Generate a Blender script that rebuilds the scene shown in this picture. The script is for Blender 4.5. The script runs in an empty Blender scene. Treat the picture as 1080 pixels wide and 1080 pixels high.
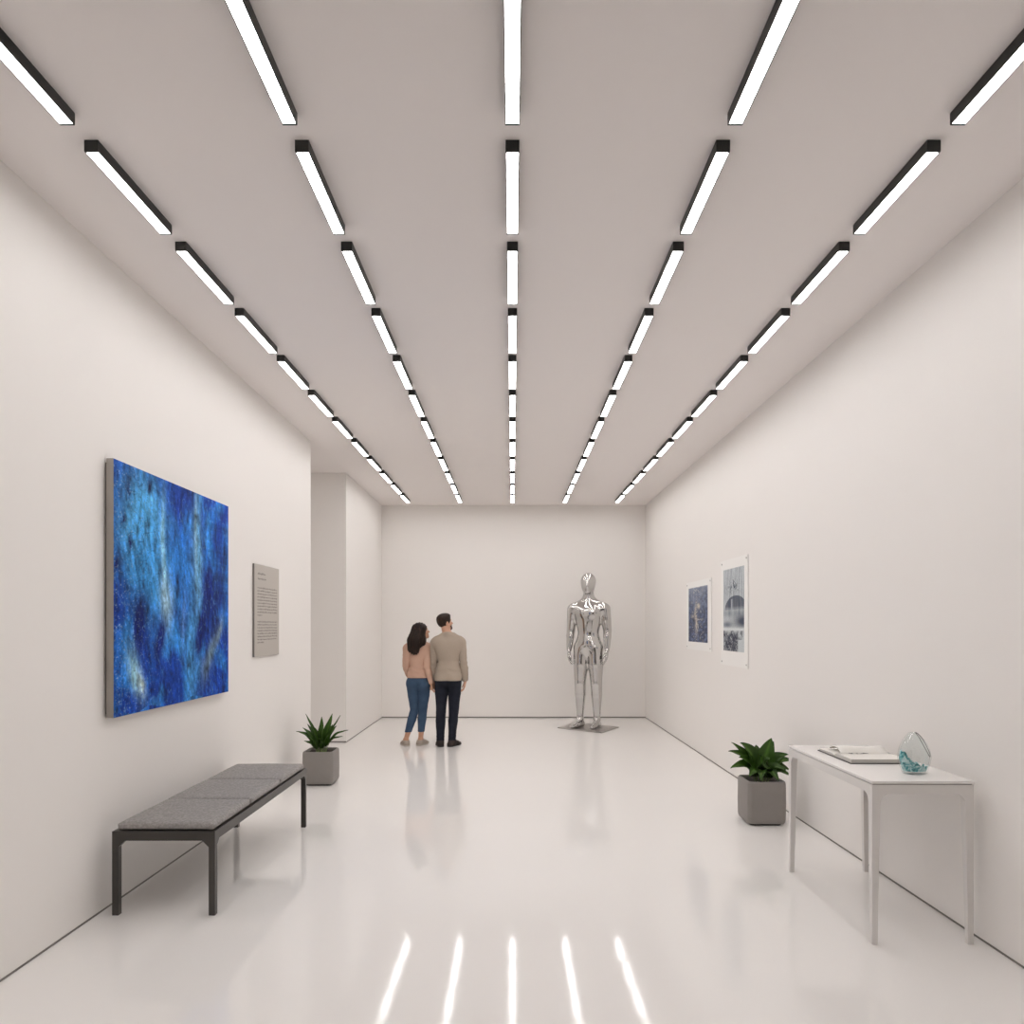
import bpy, bmesh, math, random
import numpy as np
from mathutils import Vector, Matrix

random.seed(7)
RNG = np.random.default_rng(11)
PI = math.pi
COL = bpy.context.scene.collection
F_PX = 780.0
CAM = 1.62

# ------------------------------------------------------------------ materials
def mat(name, rgb=(0.8, 0.8, 0.8), rough=0.5, metal=0.0, spec=0.5, noise=None, bump=None, coat=0.0):
    m = bpy.data.materials.new(name); m.use_nodes = True
    nt = m.node_tree; b = nt.nodes['Principled BSDF']
    b.inputs['Base Color'].default_value = (*rgb, 1)
    b.inputs['Roughness'].default_value = rough
    b.inputs['Metallic'].default_value = metal
    b.inputs['Specular IOR Level'].default_value = spec
    b.inputs['Coat Weight'].default_value = coat
    tc = None
    def coords():
        nonlocal tc
        if tc is None: tc = nt.nodes.new('ShaderNodeTexCoord')
        return tc.outputs['Object']
    if noise:
        sc, amt = noise
        n = nt.nodes.new('ShaderNodeTexNoise'); n.inputs['Scale'].default_value = sc
        n.inputs['Detail'].default_value = 4
        nt.links.new(coords(), n.inputs['Vector'])
        mx = nt.nodes.new('ShaderNodeMix'); mx.data_type = 'RGBA'
        mx.inputs[6].default_value = (*[c * (1 - amt) for c in rgb], 1)
        mx.inputs[7].default_value = (*[min(1, c * (1 + amt)) for c in rgb], 1)
        nt.links.new(n.outputs['Fac'], mx.inputs[0]); nt.links.new(mx.outputs[2], b.inputs['Base Color'])
    if bump:
        sc, st = bump
        n = nt.nodes.new('ShaderNodeTexNoise'); n.inputs['Scale'].default_value = sc
        nt.links.new(coords(), n.inputs['Vector'])
        bp = nt.nodes.new('ShaderNodeBump'); bp.inputs['Strength'].default_value = st
        bp.inputs['Distance'].default_value = 0.002
        nt.links.new(n.outputs['Fac'], bp.inputs['Height']); nt.links.new(bp.outputs['Normal'], b.inputs['Normal'])
    return m

def emit_mat(name, rgb, strength):
    m = bpy.data.materials.new(name); m.use_nodes = True
    nt = m.node_tree; nt.nodes.clear()
    e = nt.nodes.new('ShaderNodeEmission'); o = nt.nodes.new('ShaderNodeOutputMaterial')
    e.inputs[0].default_value = (*rgb, 1); e.inputs[1].default_value = strength
    nt.links.new(e.outputs[0], o.inputs[0])
    return m

def attr_mat(name, rough=0.5, bump_scale=60, spec=0.5, coat=0.0):
    """colour read from the surface's painted colour attribute, with fine procedural brush grain"""
    m = mat(name, rough=rough, spec=spec, coat=coat)
    nt = m.node_tree; b = nt.nodes['Principled BSDF']
    a = nt.nodes.new('ShaderNodeAttribute'); a.attribute_name = 'paint'
    tc = nt.nodes.new('ShaderNodeTexCoord')
    n = nt.nodes.new('ShaderNodeTexNoise'); n.inputs['Scale'].default_value = bump_scale
    n.inputs['Detail'].default_value = 6
    nt.links.new(tc.outputs['Object'], n.inputs['Vector'])
    mr = nt.nodes.new('ShaderNodeMapRange'); mr.inputs['From Min'].default_value = .3; mr.inputs['From Max'].default_value = .7
    mr.inputs['To Min'].default_value = .8; mr.inputs['To Max'].default_value = 1.2
    nt.links.new(n.outputs['Fac'], mr.inputs['Value'])
    v = nt.nodes.new('ShaderNodeVectorMath'); v.operation = 'SCALE'
    nt.links.new(a.outputs['Color'], v.inputs[0]); nt.links.new(mr.outputs[0], v.inputs['Scale'])
    nt.links.new(v.outputs[0], b.inputs['Base Color'])
    return m

M = {}
M['wall'] = mat('wall_paint', (.85, .825, .80), .55, noise=(1.2, .008), bump=(220, .04), spec=.3)
M['ceil'] = mat('ceiling_paint', (.84, .80, .785), .7, bump=(180, .05), spec=.2)
M['floor'] = mat('polished_floor', (.87, .85, .83), .075, spec=.5, noise=(.8, .006))
M['gap'] = mat('shadow_gap', (.20, .185, .17), .6)
M['dark_panel'] = mat('dark_panel_paint', (.07, .065, .06), .6)  # for the added panel that the chrome reflects
M['black'] = mat('black_metal', (.012, .012, .011), .4)
M['led'] = emit_mat('light_diffuser', (1.0, .978, .967), 21.2)
M['bench'] = mat('bench_metal', (.068, .063, .058), .32, metal=.55, noise=(9, .06))
M['fabric'] = mat('grey_fabric', (.31, .295, .285), .95, noise=(75, .5), bump=(110, 1.0), spec=.15)
M['pot'] = mat('grey_stoneware', (.25, .23, .215), .5, noise=(14, .05), bump=(90, .12))
M['potfoot_shade'] = mat('pot_foot_shade', (.03, .028, .026), .7)  # foot coloured near-black for the shade under the pot
M['soil'] = mat('potting_soil', (.035, .028, .022), .95, noise=(60, .5), bump=(60, 1.0))
M['stem'] = mat('pale_stem', (.22, .30, .12), .5)
M['white'] = mat('white_lacquer', (.72, .70, .68), .32)
M['whitetop'] = mat('white_tabletop', (.84, .82, .80), .25)
M['page'] = mat('paper_page', (.82, .80, .76), .75, noise=(30, .01))
M['pagedge'] = mat('page_edges', (.62, .60, .56), .8, noise=(300, .15))
M['cover'] = mat('dark_book_cover', (.06, .055, .052), .5)
M['ink'] = mat('printed_ink', (.03, .03, .035), .7)
M['paper'] = mat('print_paper', (.88, .87, .85), .6)
M['canvas_side'] = mat('canvas_edge', (.36, .33, .30), .7, noise=(8, .15))
M['panel'] = mat('text_panel', (.50, .465, .425), .45)
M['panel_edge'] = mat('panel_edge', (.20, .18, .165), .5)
M['lettering'] = mat('lettering', (.20, .185, .17), .7)
M['tack'] = mat('steel_tack', (.25, .25, .25), .3, metal=1)
M['chrome'] = mat('polished_chrome', (.57, .56, .55), .03, metal=1)
M['plate'] = mat('brushed_plate', (.42, .40, .385), .28, metal=.9, noise=(40, .06))
M['skin'] = mat('skin', (.56, .31, .20), .5, noise=(20, .04))
M['skin2'] = mat('skin_fair', (.60, .34, .235), .5, noise=(20, .04))
M['eye'] = mat('eye_white', (.8, .78, .75), .2)
M['iris'] = mat('iris_brown', (.06, .03, .015), .2)
def hair_mat(name, rgb):
    m = mat(name, rgb, .5, spec=.25)
    nt = m.node_tree; b = nt.nodes['Principled BSDF']
    tc = nt.nodes.new('ShaderNodeTexCoord'); mp = nt.nodes.new('ShaderNodeMapping')
    mp.inputs['Scale'].default_value = (120, 120, 6)
    n = nt.nodes.new('ShaderNodeTexNoise'); n.inputs['Scale'].default_value = 1; n.inputs['Detail'].default_value = 3
    nt.links.new(tc.outputs['Object'], mp.inputs[0]); nt.links.new(mp.outputs[0], n.inputs['Vector'])
    cr = nt.nodes.new('ShaderNodeValToRGB')
    cr.color_ramp.elements[0].position = .60; cr.color_ramp.elements[0].color = (*[c * .45 for c in rgb], 1)
    cr.color_ramp.elements[1].position = .7; cr.color_ramp.elements[1].color = (*[c * 1.9 for c in rgb], 1)
    nt.links.new(n.outputs['Fac'], cr.inputs[0]); nt.links.new(cr.outputs[0], b.inputs['Base Color'])
    bp = nt.nodes.new('ShaderNodeBump'); bp.inputs['Strength'].default_value = .6; bp.inputs['Distance'].default_value = .004
    nt.links.new(n.outputs['Fac'], bp.inputs['Height']); nt.links.new(bp.outputs[0], b.inputs['Normal'])
    return m
M['hair_m'] = hair_mat('short_brown_hair', (.045, .022, .013))
M['stubble'] = hair_mat('beard_stubble', (.15, .075, .05))
M['rim'] = mat('smoky_glass_rim', (.10, .10, .11), .08, spec=.8)
M['hair_w'] = hair_mat('long_brown_hair', (.034, .0165, .011))
def knit(name, rgb):
    return mat(name, rgb, .9, noise=(70, .06), bump=(160, .4), spec=.15)
M['sweater_m'] = knit('taupe_knit', (.42, .35, .285))
M['sweater_m_rib'] = knit('taupe_rib', (.39, .325, .265))
M['sweater_w'] = knit('blush_knit', (.59, .385, .295))
M['jeans_m'] = mat('dark_denim', (.016, .018, .028), .85, noise=(18, .3), bump=(200, .3), spec=.2)
M['jeans_w'] = mat('blue_denim', (.050, .088, .150), .85, noise=(9, .35), bump=(200, .3), spec=.2)
M['shoe_m'] = mat('dark_suede_shoe', (.022, .013, .010), .7)
M['shoe_w'] = mat('beige_canvas_shoe', (.40, .34, .29), .8)
M['sole'] = mat('pale_sole', (.50, .46, .42), .7)
M['sole_d'] = mat('dark_sole', (.012, .010, .009), .7)

def leaf_mat():
    m = mat('leaf_green', (.03, .085, .015), .42, spec=.3)
    nt = m.node_tree; b = nt.nodes['Principled BSDF']
    a = nt.nodes.new('ShaderNodeAttribute'); a.attribute_name = 'paint'
    nt.links.new(a.outputs['Color'], b.inputs['Base Color'])
    return m
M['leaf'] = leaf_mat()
def glass_mat(name, rgb, rough=0.0, tint=None):
    m = bpy.data.materials.new(name); m.use_nodes = True
    b = m.node_tree.nodes['Principled BSDF']
    b.inputs['Base Color'].default_value = (*rgb, 1); b.inputs['Transmission Weight'].default_value = 1
    b.inputs['Roughness'].default_value = rough; b.inputs['IOR'].default_value = 1.45
    return m
def thin_glass(name):
    m = bpy.data.materials.new(name); m.use_nodes = True
    nt = m.node_tree; nt.nodes.clear()
    o = nt.nodes.new('ShaderNodeOutputMaterial'); t = nt.nodes.new('ShaderNodeBsdfTransparent'); g = nt.nodes.new('ShaderNodeBsdfGlossy')
    g.inputs['Roughness'].default_value = .02
    lw = nt.nodes.new('ShaderNodeLayerWeight'); lw.inputs['Blend'].default_value = .35
    cr = nt.nodes.new('ShaderNodeValToRGB'); cr.color_ramp.elements[0].color = (.97, .985, .985, 1); cr.color_ramp.elements[0].position = .60
    cr.color_ramp.elements[1].color = (.42, .47, .49, 1); cr.color_ramp.elements[1].position = .95
    pw = nt.nodes.new('ShaderNodeMath'); pw.operation = 'POWER'; pw.inputs[1].default_value = 4
    fr = nt.nodes.new('ShaderNodeMapRange'); fr.inputs['To Min'].default_value = .05; fr.inputs['To Max'].default_value = .55
    nt.links.new(lw.outputs['Facing'], pw.inputs[0]); nt.links.new(pw.outputs[0], fr.inputs['Value'])
    mx = nt.nodes.new('ShaderNodeMixShader')
    nt.links.new(lw.outputs['Facing'], cr.inputs[0]); nt.links.new(cr.outputs[0], t.inputs[0])
    nt.links.new(fr.outputs[0], mx.inputs[0]); nt.links.new(t.outputs[0], mx.inputs[1]); nt.links.new(g.outputs[0], mx.inputs[2])
    nt.links.new(mx.outputs[0], o.inputs[0])
    return m
M['glass'] = thin_glass('clear_glass')
def teal_mat():
    m = bpy.data.materials.new('teal_pigment'); m.use_nodes = True
    nt = m.node_tree; b = nt.nodes['Principled BSDF']
    tc = nt.nodes.new('ShaderNodeTexCoord')
    n = nt.nodes.new('ShaderNodeTexNoise'); n.inputs['Scale'].default_value = 34; n.inputs['Detail'].default_value = 5
    n.inputs['Distortion'].default_value = 1.2
    nt.links.new(tc.outputs['Object'], n.inputs['Vector'])
    cr = nt.nodes.new('ShaderNodeValToRGB'); e = cr.color_ramp.elements
    e[0].position = .38; e[0].color = (.004, .16, .20, 1)
    e[1].position = .60; e[1].color = (.70, .93, .94, 1)
    x = e.new(.47); x.color = (.05, .48, .52, 1)
    nt.links.new(n.outputs['Fac'], cr.inputs[0]); nt.links.new(cr.outputs[0], b.inputs['Base Color'])
    b.inputs['Transmission Weight'].default_value = .15; b.inputs['Roughness'].default_value = .3
    b.inputs['Emission Color'].default_value = (0, 0, 0, 1)
    return m
M['teal'] = teal_mat()

# ------------------------------------------------------------------ object helpers
def empty(name, label, cat, loc=(0, 0, 0), rz=0, group=None):
    o = bpy.data.objects.new(name, None); COL.objects.link(o)
    o.empty_display_size = .1
    o.location = loc; o.rotation_euler = (0, 0, rz)
    o['label'] = label; o['category'] = cat
    if group: o['group'] = group
    return o

def link(name, me, material, parent=None, smooth=False, kind=None):
    o = bpy.data.objects.new(name, me); COL.objects.link(o)
    if material is not None and not me.materials: me.materials.append(material)
    if parent is not None: o.parent = parent
    if smooth: me.polygons.foreach_set('use_smooth', [True] * len(me.polygons))
    if kind: o['kind'] = kind
    return o

def obj(name, bm, material, parent=None, smooth=False, bevel=0, kind=None, seg=2):
    if bevel:
        bmesh.ops.bevel(bm, geom=list(bm.edges), offset=bevel, segments=seg, affect='EDGES', profile=.6, clamp_overlap=True)
    bmesh.ops.recalc_face_normals(bm, faces=bm.faces)
    me = bpy.data.meshes.new(name); bm.to_mesh(me); bm.free()
    o = link(name, me, material, parent, kind=kind)
    if smooth or bevel:
        me.polygons.foreach_set('use_smooth', [True] * len(me.polygons))
        me.set_sharp_from_angle(angle=math.radians(40))
    return o

def box(bm, lo, hi):
    vs = [bm.verts.new((x, y, z)) for x in (lo[0], hi[0]) for y in (lo[1], hi[1]) for z in (lo[2], hi[2])]
    for f in ((0, 1, 3, 2), (4, 6, 7, 5), (0, 4, 5, 1), (2, 3, 7, 6), (0, 2, 6, 4), (1, 5, 7, 3)):
        bm.faces.new([vs[i] for i in f])
    return vs

def prism(bm, pts, z0, z1):
    """vertical prism over plan polygon pts"""
    a = [bm.verts.new((x, y, z0)) for x, y in pts]; b = [bm.verts.new((x, y, z1)) for x, y in pts]
    bm.faces.new(a[::-1]); bm.faces.new(b)
    n = len(pts)
    for i in range(n): bm.faces.new((a[i], a[(i + 1) % n], b[(i + 1) % n], b[i]))

def sweep(bm, pts3, depth):
    """polygon (3D pts) extruded along vector depth"""
    d = Vector(depth)
    a = [bm.verts.new(p) for p in pts3]; b = [bm.verts.new(Vector(p) + d) for p in pts3]
    bm.faces.new(a[::-1]); bm.faces.new(b)
    n = len(a)
    for i in range(n): bm.faces.new((a[i], a[(i + 1) % n], b[(i + 1) % n], b[i]))

def fast_mesh(name, V, Q):
    me = bpy.data.meshes.new(name)
    me.vertices.add(len(V)); me.vertices.foreach_set('co', np.asarray(V, np.float32).ravel())
    nq = len(Q); k = Q.shape[1]
    me.loops.add(nq * k); me.polygons.add(nq)
    me.loops.foreach_set('vertex_index', np.asarray(Q, np.int32).ravel())
    me.polygons.foreach_set('loop_start', np.arange(0, nq * k, k, dtype=np.int32))
    me.update(calc_edges=True); me.validate()
    return me

# ------------------------------------------------------------------ implicit surfaces
class Grid:
    def __init__(s, lo, hi, h):
        s.h = h; s.lo = np.array(lo, float)
        s.n = [int(math.ceil((hi[i] - lo[i]) / h)) + 1 for i in range(3)]
        s.ax = [(lo[i] + h * np.arange(s.n[i])).astype(np.float32) for i in range(3)]
        s.X = s.ax[0][:, None, None]; s.Y = s.ax[1][None, :, None]; s.Z = s.ax[2][None, None, :]
    def new(s): return np.full(s.n, 1.0, np.float32)
    def sl(s, lo, hi):
        r = []
        for i in range(3):
            a = int(max(0, math.floor((lo[i] - s.lo[i]) / s.h))); b = int(min(s.n[i], math.ceil((hi[i] - s.lo[i]) / s.h) + 1))
            if b <= a: return None
            r.append(slice(a, b))
        return tuple(r)
    def add(s, F, prims, k=.02, off=0.0):
        for p in prims:
            kk = p.get('k', k); m = kk + 4 * s.h
            if p['t'] == 'c':
                a, b = np.array(p['a'], float), np.array(p['b'], float)
                ra, rb = p['ra'] + off, p['rb'] + off
                sc = np.array(p.get('s', (1, 1, 1)), float)
                rr = max(ra, rb) * sc + m
                q = s.sl(np.minimum(a, b) - rr, np.maximum(a, b) + rr)
                if q is None: continue
                x, y, z = s.X[q[0]] / sc[0], s.Y[:, q[1]] / sc[1], s.Z[:, :, q[2]] / sc[2]
                a = a / sc; b = b / sc; ab = b - a; L = float(ab @ ab) + 1e-12
                x, y, z = x - a[0], y - a[1], z - a[2]
                t = np.clip((x * ab[0] + y * ab[1] + z * ab[2]) / L, 0, 1)
                d = np.sqrt((x - t * ab[0]) ** 2 + (y - t * ab[1]) ** 2 + (z - t * ab[2]) ** 2) - (ra + (rb - ra) * t)
                d = d * float(np.mean(sc))
            else:
                c = np.array(p['c'], float); r = np.array(p['r'], float) + off
                R = np.array(p.get('R', np.eye(3)), float)
                ext = np.sqrt(((R * r) ** 2).sum(1)) + m
                q = s.sl(c - ext, c + ext)
                if q is None: continue
                x, y, z = s.X[q[0]] - c[0], s.Y[:, q[1]] - c[1], s.Z[:, :, q[2]] - c[2]
                l = [x * R[0, i] + y * R[1, i] + z * R[2, i] for i in range(3)]
                k0 = np.sqrt(sum((l[i] / r[i]) ** 2 for i in range(3))); k1 = np.sqrt(sum((l[i] / r[i] ** 2) ** 2 for i in range(3))) + 1e-9
                d = k0 * (k0 - 1) / k1
            d = d.astype(np.float32)
            F[q] = smin(F[q], d, kk)
        return F

def smin(a, b, k):
    h = np.maximum(k - np.abs(a - b), 0) / k
    return np.minimum(a, b) - h * h * k * .25
def blur(F, n):
    for _ in range(n):
        for ax in range(3):
            P = np.pad(F, [(1, 1) if i == ax else (0, 0) for i in range(3)], mode='edge')
            sl = lambda a, b: tuple(slice(a, b) if i == ax else slice(None) for i in range(3))
            m = F.shape[ax]
            F = (P[sl(0, m)] + 2 * P[sl(1, m + 1)] + P[sl(2, m + 2)]) * np.float32(.25)
    return F
def smax(a, b, k): return -smin(-a, -b, k)

def nets(g, F, smooth=2):
    S = F < 0
    nx, ny, nz = F.shape
    cnt = np.zeros((nx - 1, ny - 1, nz - 1), np.int8)
    cs = [(i, j, k) for i in (0, 1) for j in (0, 1) for k in (0, 1)]
    for (i, j, k) in cs: cnt += S[i:nx - 1 + i, j:ny - 1 + j, k:nz - 1 + k]
    act = np.argwhere((cnt > 0) & (cnt < 8))
    idx = np.full(cnt.shape, -1, np.int32); idx[tuple(act.T)] = np.arange(len(act))
    vals = np.stack([F[act[:, 0] + i, act[:, 1] + j, act[:, 2] + k] for (i, j, k) in cs], 1)
    P = np.array(cs, float); acc = np.zeros((len(act), 3)); n = np.zeros(len(act))
    for a in range(8):
        for b in range(a + 1, 8):
            if abs(P[a] - P[b]).sum() != 1: continue
            fa, fb = vals[:, a], vals[:, b]; c = (fa < 0) != (fb < 0)
            t = np.where(c, fa / np.where(c, fa - fb, 1), 0)
            acc += np.where(c[:, None], P[a] + t[:, None] * (P[b] - P[a]), 0); n += c
    V = g.lo + g.h * (act + acc / n[:, None])
    Q = []
    for ax in range(3):
        u, v = (ax + 1) % 3, (ax + 2) % 3
        sl0 = [slice(None)] * 3; sl1 = [slice(None)] * 3
        sl0[ax] = slice(0, -1); sl1[ax] = slice(1, None)
        A, B = S[tuple(sl0)], S[tuple(sl1)]
        for flip in (0, 1):
            e = np.argwhere((A & ~B) if flip == 0 else (~A & B))
            e = e[(e[:, u] > 0) & (e[:, v] > 0) & (e[:, u] < F.shape[u] - 1) & (e[:, v] < F.shape[v] - 1)]
            if not len(e): continue
            def cell(du, dv):
                c = e.copy(); c[:, u] -= du; c[:, v] -= dv
                return idx[c[:, 0], c[:, 1], c[:, 2]]
            q = np.stack([cell(1, 1), cell(0, 1), cell(0, 0), cell(1, 0)], 1)
            Q.append(q if flip == 0 else q[:, ::-1])
    Q = np.concatenate(Q); Q = Q[(Q >= 0).all(1)]
    E = np.concatenate([Q[:, [0, 1]], Q[:, [1, 2]], Q[:, [2, 3]], Q[:, [3, 0]]])
    deg = np.bincount(E.ravel(), minlength=len(V))[:, None] + 1e-9
    for it in range(smooth * 2):
        lam = .5 if it % 2 == 0 else -.52
        acc = np.zeros_like(V)
        for c in range(3):
            acc[:, c] = np.bincount(E[:, 0], V[E[:, 1], c], len(V)) + np.bincount(E[:, 1], V[E[:, 0], c], len(V))
        V = V + lam * (acc / deg - V)
    return V, Q

def implicit(name, g, F, material, parent, smooth=2):
    V, Q = nets(g, F, smooth)
    o = link(name, fast_mesh(name, V, Q), material, parent, smooth=True)
    return o

def cap(a, b, ra, rb, s=(1, 1, 1), **kw): return dict(t='c', a=tuple(a), b=tuple(b), ra=ra, rb=rb, s=s, **kw)
def ell(c, r, R=None, **kw):
    d = dict(t='e', c=tuple(c), r=tuple(r), **kw)
    if R is not None: d['R'] = np.array(R)
    return d

# ------------------------------------------------------------------ room shell
CEIL = 3.74; Y0, Y1 = -2.6, 13.03
def wl(y): return -2.33 + .0027 * (y - 3.4)
def wr(y): return 2.418 - .0076 * (y - 3.52)
AY0, AY1, AX = 8.49, 10.27, -3.9
T = .2
def struct(name, bm, m): 
    o = obj(name, bm, m, kind='structure'); return o
bm = bmesh.new(); prism(bm, [(AX - T, Y0 - T), (3.2, Y0 - T), (3.2, Y1 + T), (AX - T, Y1 + T)], -.15, 0); struct('floor', bm, M['floor'])
bm = bmesh.new(); prism(bm, [(AX - T, Y0 - T), (3.2, Y0 - T), (3.2, Y1 + T), (AX - T, Y1 + T)], CEIL, CEIL + .15); struct('ceiling', bm, M['ceil'])
bm = bmesh.new(); prism(bm, [(wl(Y0), Y0), (wl(AY0), AY0), (wl(AY0) - T, AY0), (wl(Y0) - T, Y0)], 0, CEIL); struct('wall_left', bm, M['wall'])
bm = bmesh.new(); prism(bm, [(wl(AY1), AY1), (wl(Y1), Y1), (wl(Y1) - T, Y1), (wl(AY1) - T, AY1 + T), (AX, AY1 + T), (AX, AY1)], 0, CEIL); struct('wall_left_far', bm, M['wall'])
bm = bmesh.new(); prism(bm, [(AX, AY0 - T), (AX, AY1), (AX - T, AY1), (AX - T, AY0 - T)], 0, CEIL); struct('wall_alcove_end', bm, M['wall'])
bm = bmesh.new(); prism(bm, [(wl(AY0) - T, AY0 - T), (wl(AY0) - T, AY0), (AX, AY0), (AX, AY0 - T)], 0, CEIL); struct('wall_alcove_near', bm, M['wall'])
bm = bmesh.new(); prism(bm, [(wr(Y0), Y0), (wr(Y0) + T, Y0), (wr(Y1) + T, Y1), (wr(Y1), Y1)], 0, CEIL); struct('wall_right', bm, M['wall'])
bm = bmesh.new(); prism(bm, [(wl(Y1) - T, Y1), (wr(Y1) + T, Y1), (wr(Y1) + T, Y1 + T), (wl(Y1) - T, Y1 + T)], 0, CEIL); struct('wall_back', bm, M['wall'])
bm = bmesh.new(); prism(bm, [(wl(Y0) - T, Y0 - T), (wr(Y0) + T, Y0 - T), (wr(Y0) + T, Y0), (wl(Y0) - T, Y0)], 0, CEIL); struct('wall_front', bm, M['wall'])
bm = bmesh.new(); box(bm, (-1.5, Y0 + .001, 0), (1.5, Y0 + .03, 2.9)); struct('reflection_panel_1', bm, M['dark_panel'])  # unseen dark panel, added so the chrome statue reflects dark streaks
# dark strip coloured as the shade of a gap at each wall's foot
G, GH = .0025, .010
for nm, a, b in (('gap_shade_left', (wl(Y0), Y0), (wl(AY0), AY0)), ('gap_shade_left_far', (wl(AY1), AY1), (wl(Y1), Y1)),
                 ('gap_shade_right', (wr(Y0), Y0), (wr(Y1), Y1)), ('gap_shade_back', (wl(Y1), Y1), (wr(Y1), Y1)),
                 ('gap_shade_alcove', (AX, AY1), (wl(AY1), AY1))):
    bm = bmesh.new(); d = Vector((b[0] - a[0], b[1] - a[1])).normalized(); n = Vector((d.y, -d.x))
    if nm == 'gap_shade_right': n = -n
    hh = .018 if nm in ('gap_shade_back', 'gap_shade_alcove') else GH
    prism(bm, [a, b, (b[0] + n.x * G, b[1] + n.y * G), (a[0] + n.x * G, a[1] + n.y * G)], .0, hh)
    struct(nm, bm, M['gap'])

# ------------------------------------------------------------------ ceiling lights
HL = 2.07; LW = .0605; LT = CEIL - (CAM + HL); LL = .688; PITCH = .854
ORD = ['first', 'second', 'third', 'fourth', 'fifth', 'sixth', 'seventh', 'eighth', 'ninth', 'tenth', 'eleventh', 'twelfth', 'thirteenth', 'fourteenth', 'fifteenth']
ROWS = ['leftmost row', 'second row from the left', 'middle row', 'second row from the right', 'rightmost row']
bm = bmesh.new(); w = LW / 2
# open-bottomed housing: top, four sides, thin lip
box(bm, (-w, 0, .004), (w, LL, LT))
box(bm, (-w, 0, 0), (-w + .0042, LL, .004)); box(bm, (w - .0042, 0, 0), (w, LL, .004))
box(bm, (-w + .0042, 0, 0), (w - .0042, .011, .004)); box(bm, (-w + .0042, LL - .011, 0), (w - .0042, LL, .004))
h0 = obj('housing', bm, M['black']); hme = h0.data; bpy.data.objects.remove(h0)
bm = bmesh.new(); box(bm, (-w + .0043, .0111, .0006), (w - .0043, LL - .0111, .0039))
d0 = obj('diffuser', bm, M['led']); dme = d0.data; bpy.data.objects.remove(d0)
def spacing(y): return .920 + (.878 - .920) * (y - 3.055) / (12.45 - 3.055)
for r in range(5):
    for k in range(11, -2, -1):
        y = 3.226 + PITCH * (k - 1); i = 11 - k
        x0 = (r - 2) * spacing(y); x1 = (r - 2) * spacing(y + LL)
        wall = 'far wall'
        lab = f'black linear ceiling light, {ORD[i]} from the {wall} in the {ROWS[r]}'
        t = empty('ceiling_light', lab, 'ceiling light', (x0, y, CEIL - LT), math.atan2(-(x1 - x0), LL), 'linear lights in five rows on the ceiling')
        link('housing', hme, None, t); link('diffuser', dme, None, t)

# ------------------------------------------------------------------ painted pictures
def vnoise(u, v, fu, fv, seed):
    r = np.random.default_rng(seed); n, m = int(fu) + 3, int(fv) + 3
    g = r.random((n, m)); x = u * fu; y = v * fv
    i = np.floor(x).astype(int); j = np.floor(y).astype(int); fx = x - i; fy = y - j
    fx = fx * fx * (3 - 2 * fx); fy = fy * fy * (3 - 2 * fy)
    i = np.clip(i, 0, n - 2); j = np.clip(j, 0, m - 2)
    return (g[i, j] * (1 - fx) + g[i + 1, j] * fx) * (1 - fy) + (g[i, j + 1] * (1 - fx) + g[i + 1, j + 1] * fx) * fy
def fbm(u, v, fu, fv, seed, o=4):
    s = 0; a = .5
    for q in range(o): s = s + a * vnoise(u, v, fu * 2 ** q, fv * 2 ** q, seed + q * 17); a *= .5
    return s / (1 - .5 ** o)
def lin(c): c = np.array(c, float) / 255; return np.where(c <= .04045, c / 12.92, ((c + .055) / 1.055) ** 2.4)
def picture(name, p00, p10, p01, nu, nv, paint, material, parent):
    """flat grid from corner p00 (bottom-left), p10 (bottom-right), p01 (top-left) with painted colours"""
    p00, p10, p01 = map(np.array, (p00, p10, p01))
    u, v = np.meshgrid(np.linspace(0, 1, nu), np.linspace(0, 1, nv), indexing='ij')
    V = p00 + u[..., None] * (p10 - p00) + v[..., None] * (p01 - p00)
    I = np.arange(nu * nv).reshape(nu, nv)
    Q = np.stack([I[:-1, :-1], I[1:, :-1], I[1:, 1:], I[:-1, 1:]], -1).reshape(-1, 4)
    me = fast_mesh(name, V.reshape(-1, 3), Q)
    rgb = np.clip(paint(u, v), 0, 1).reshape(-1, 3)
    at = me.color_attributes.new('paint', 'FLOAT_COLOR', 'POINT')
    at.data.foreach_set('color', np.concatenate([rgb, np.ones((len(rgb), 1))], 1).astype(np.float32).ravel())
    return link(name, me, material, parent)

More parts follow.
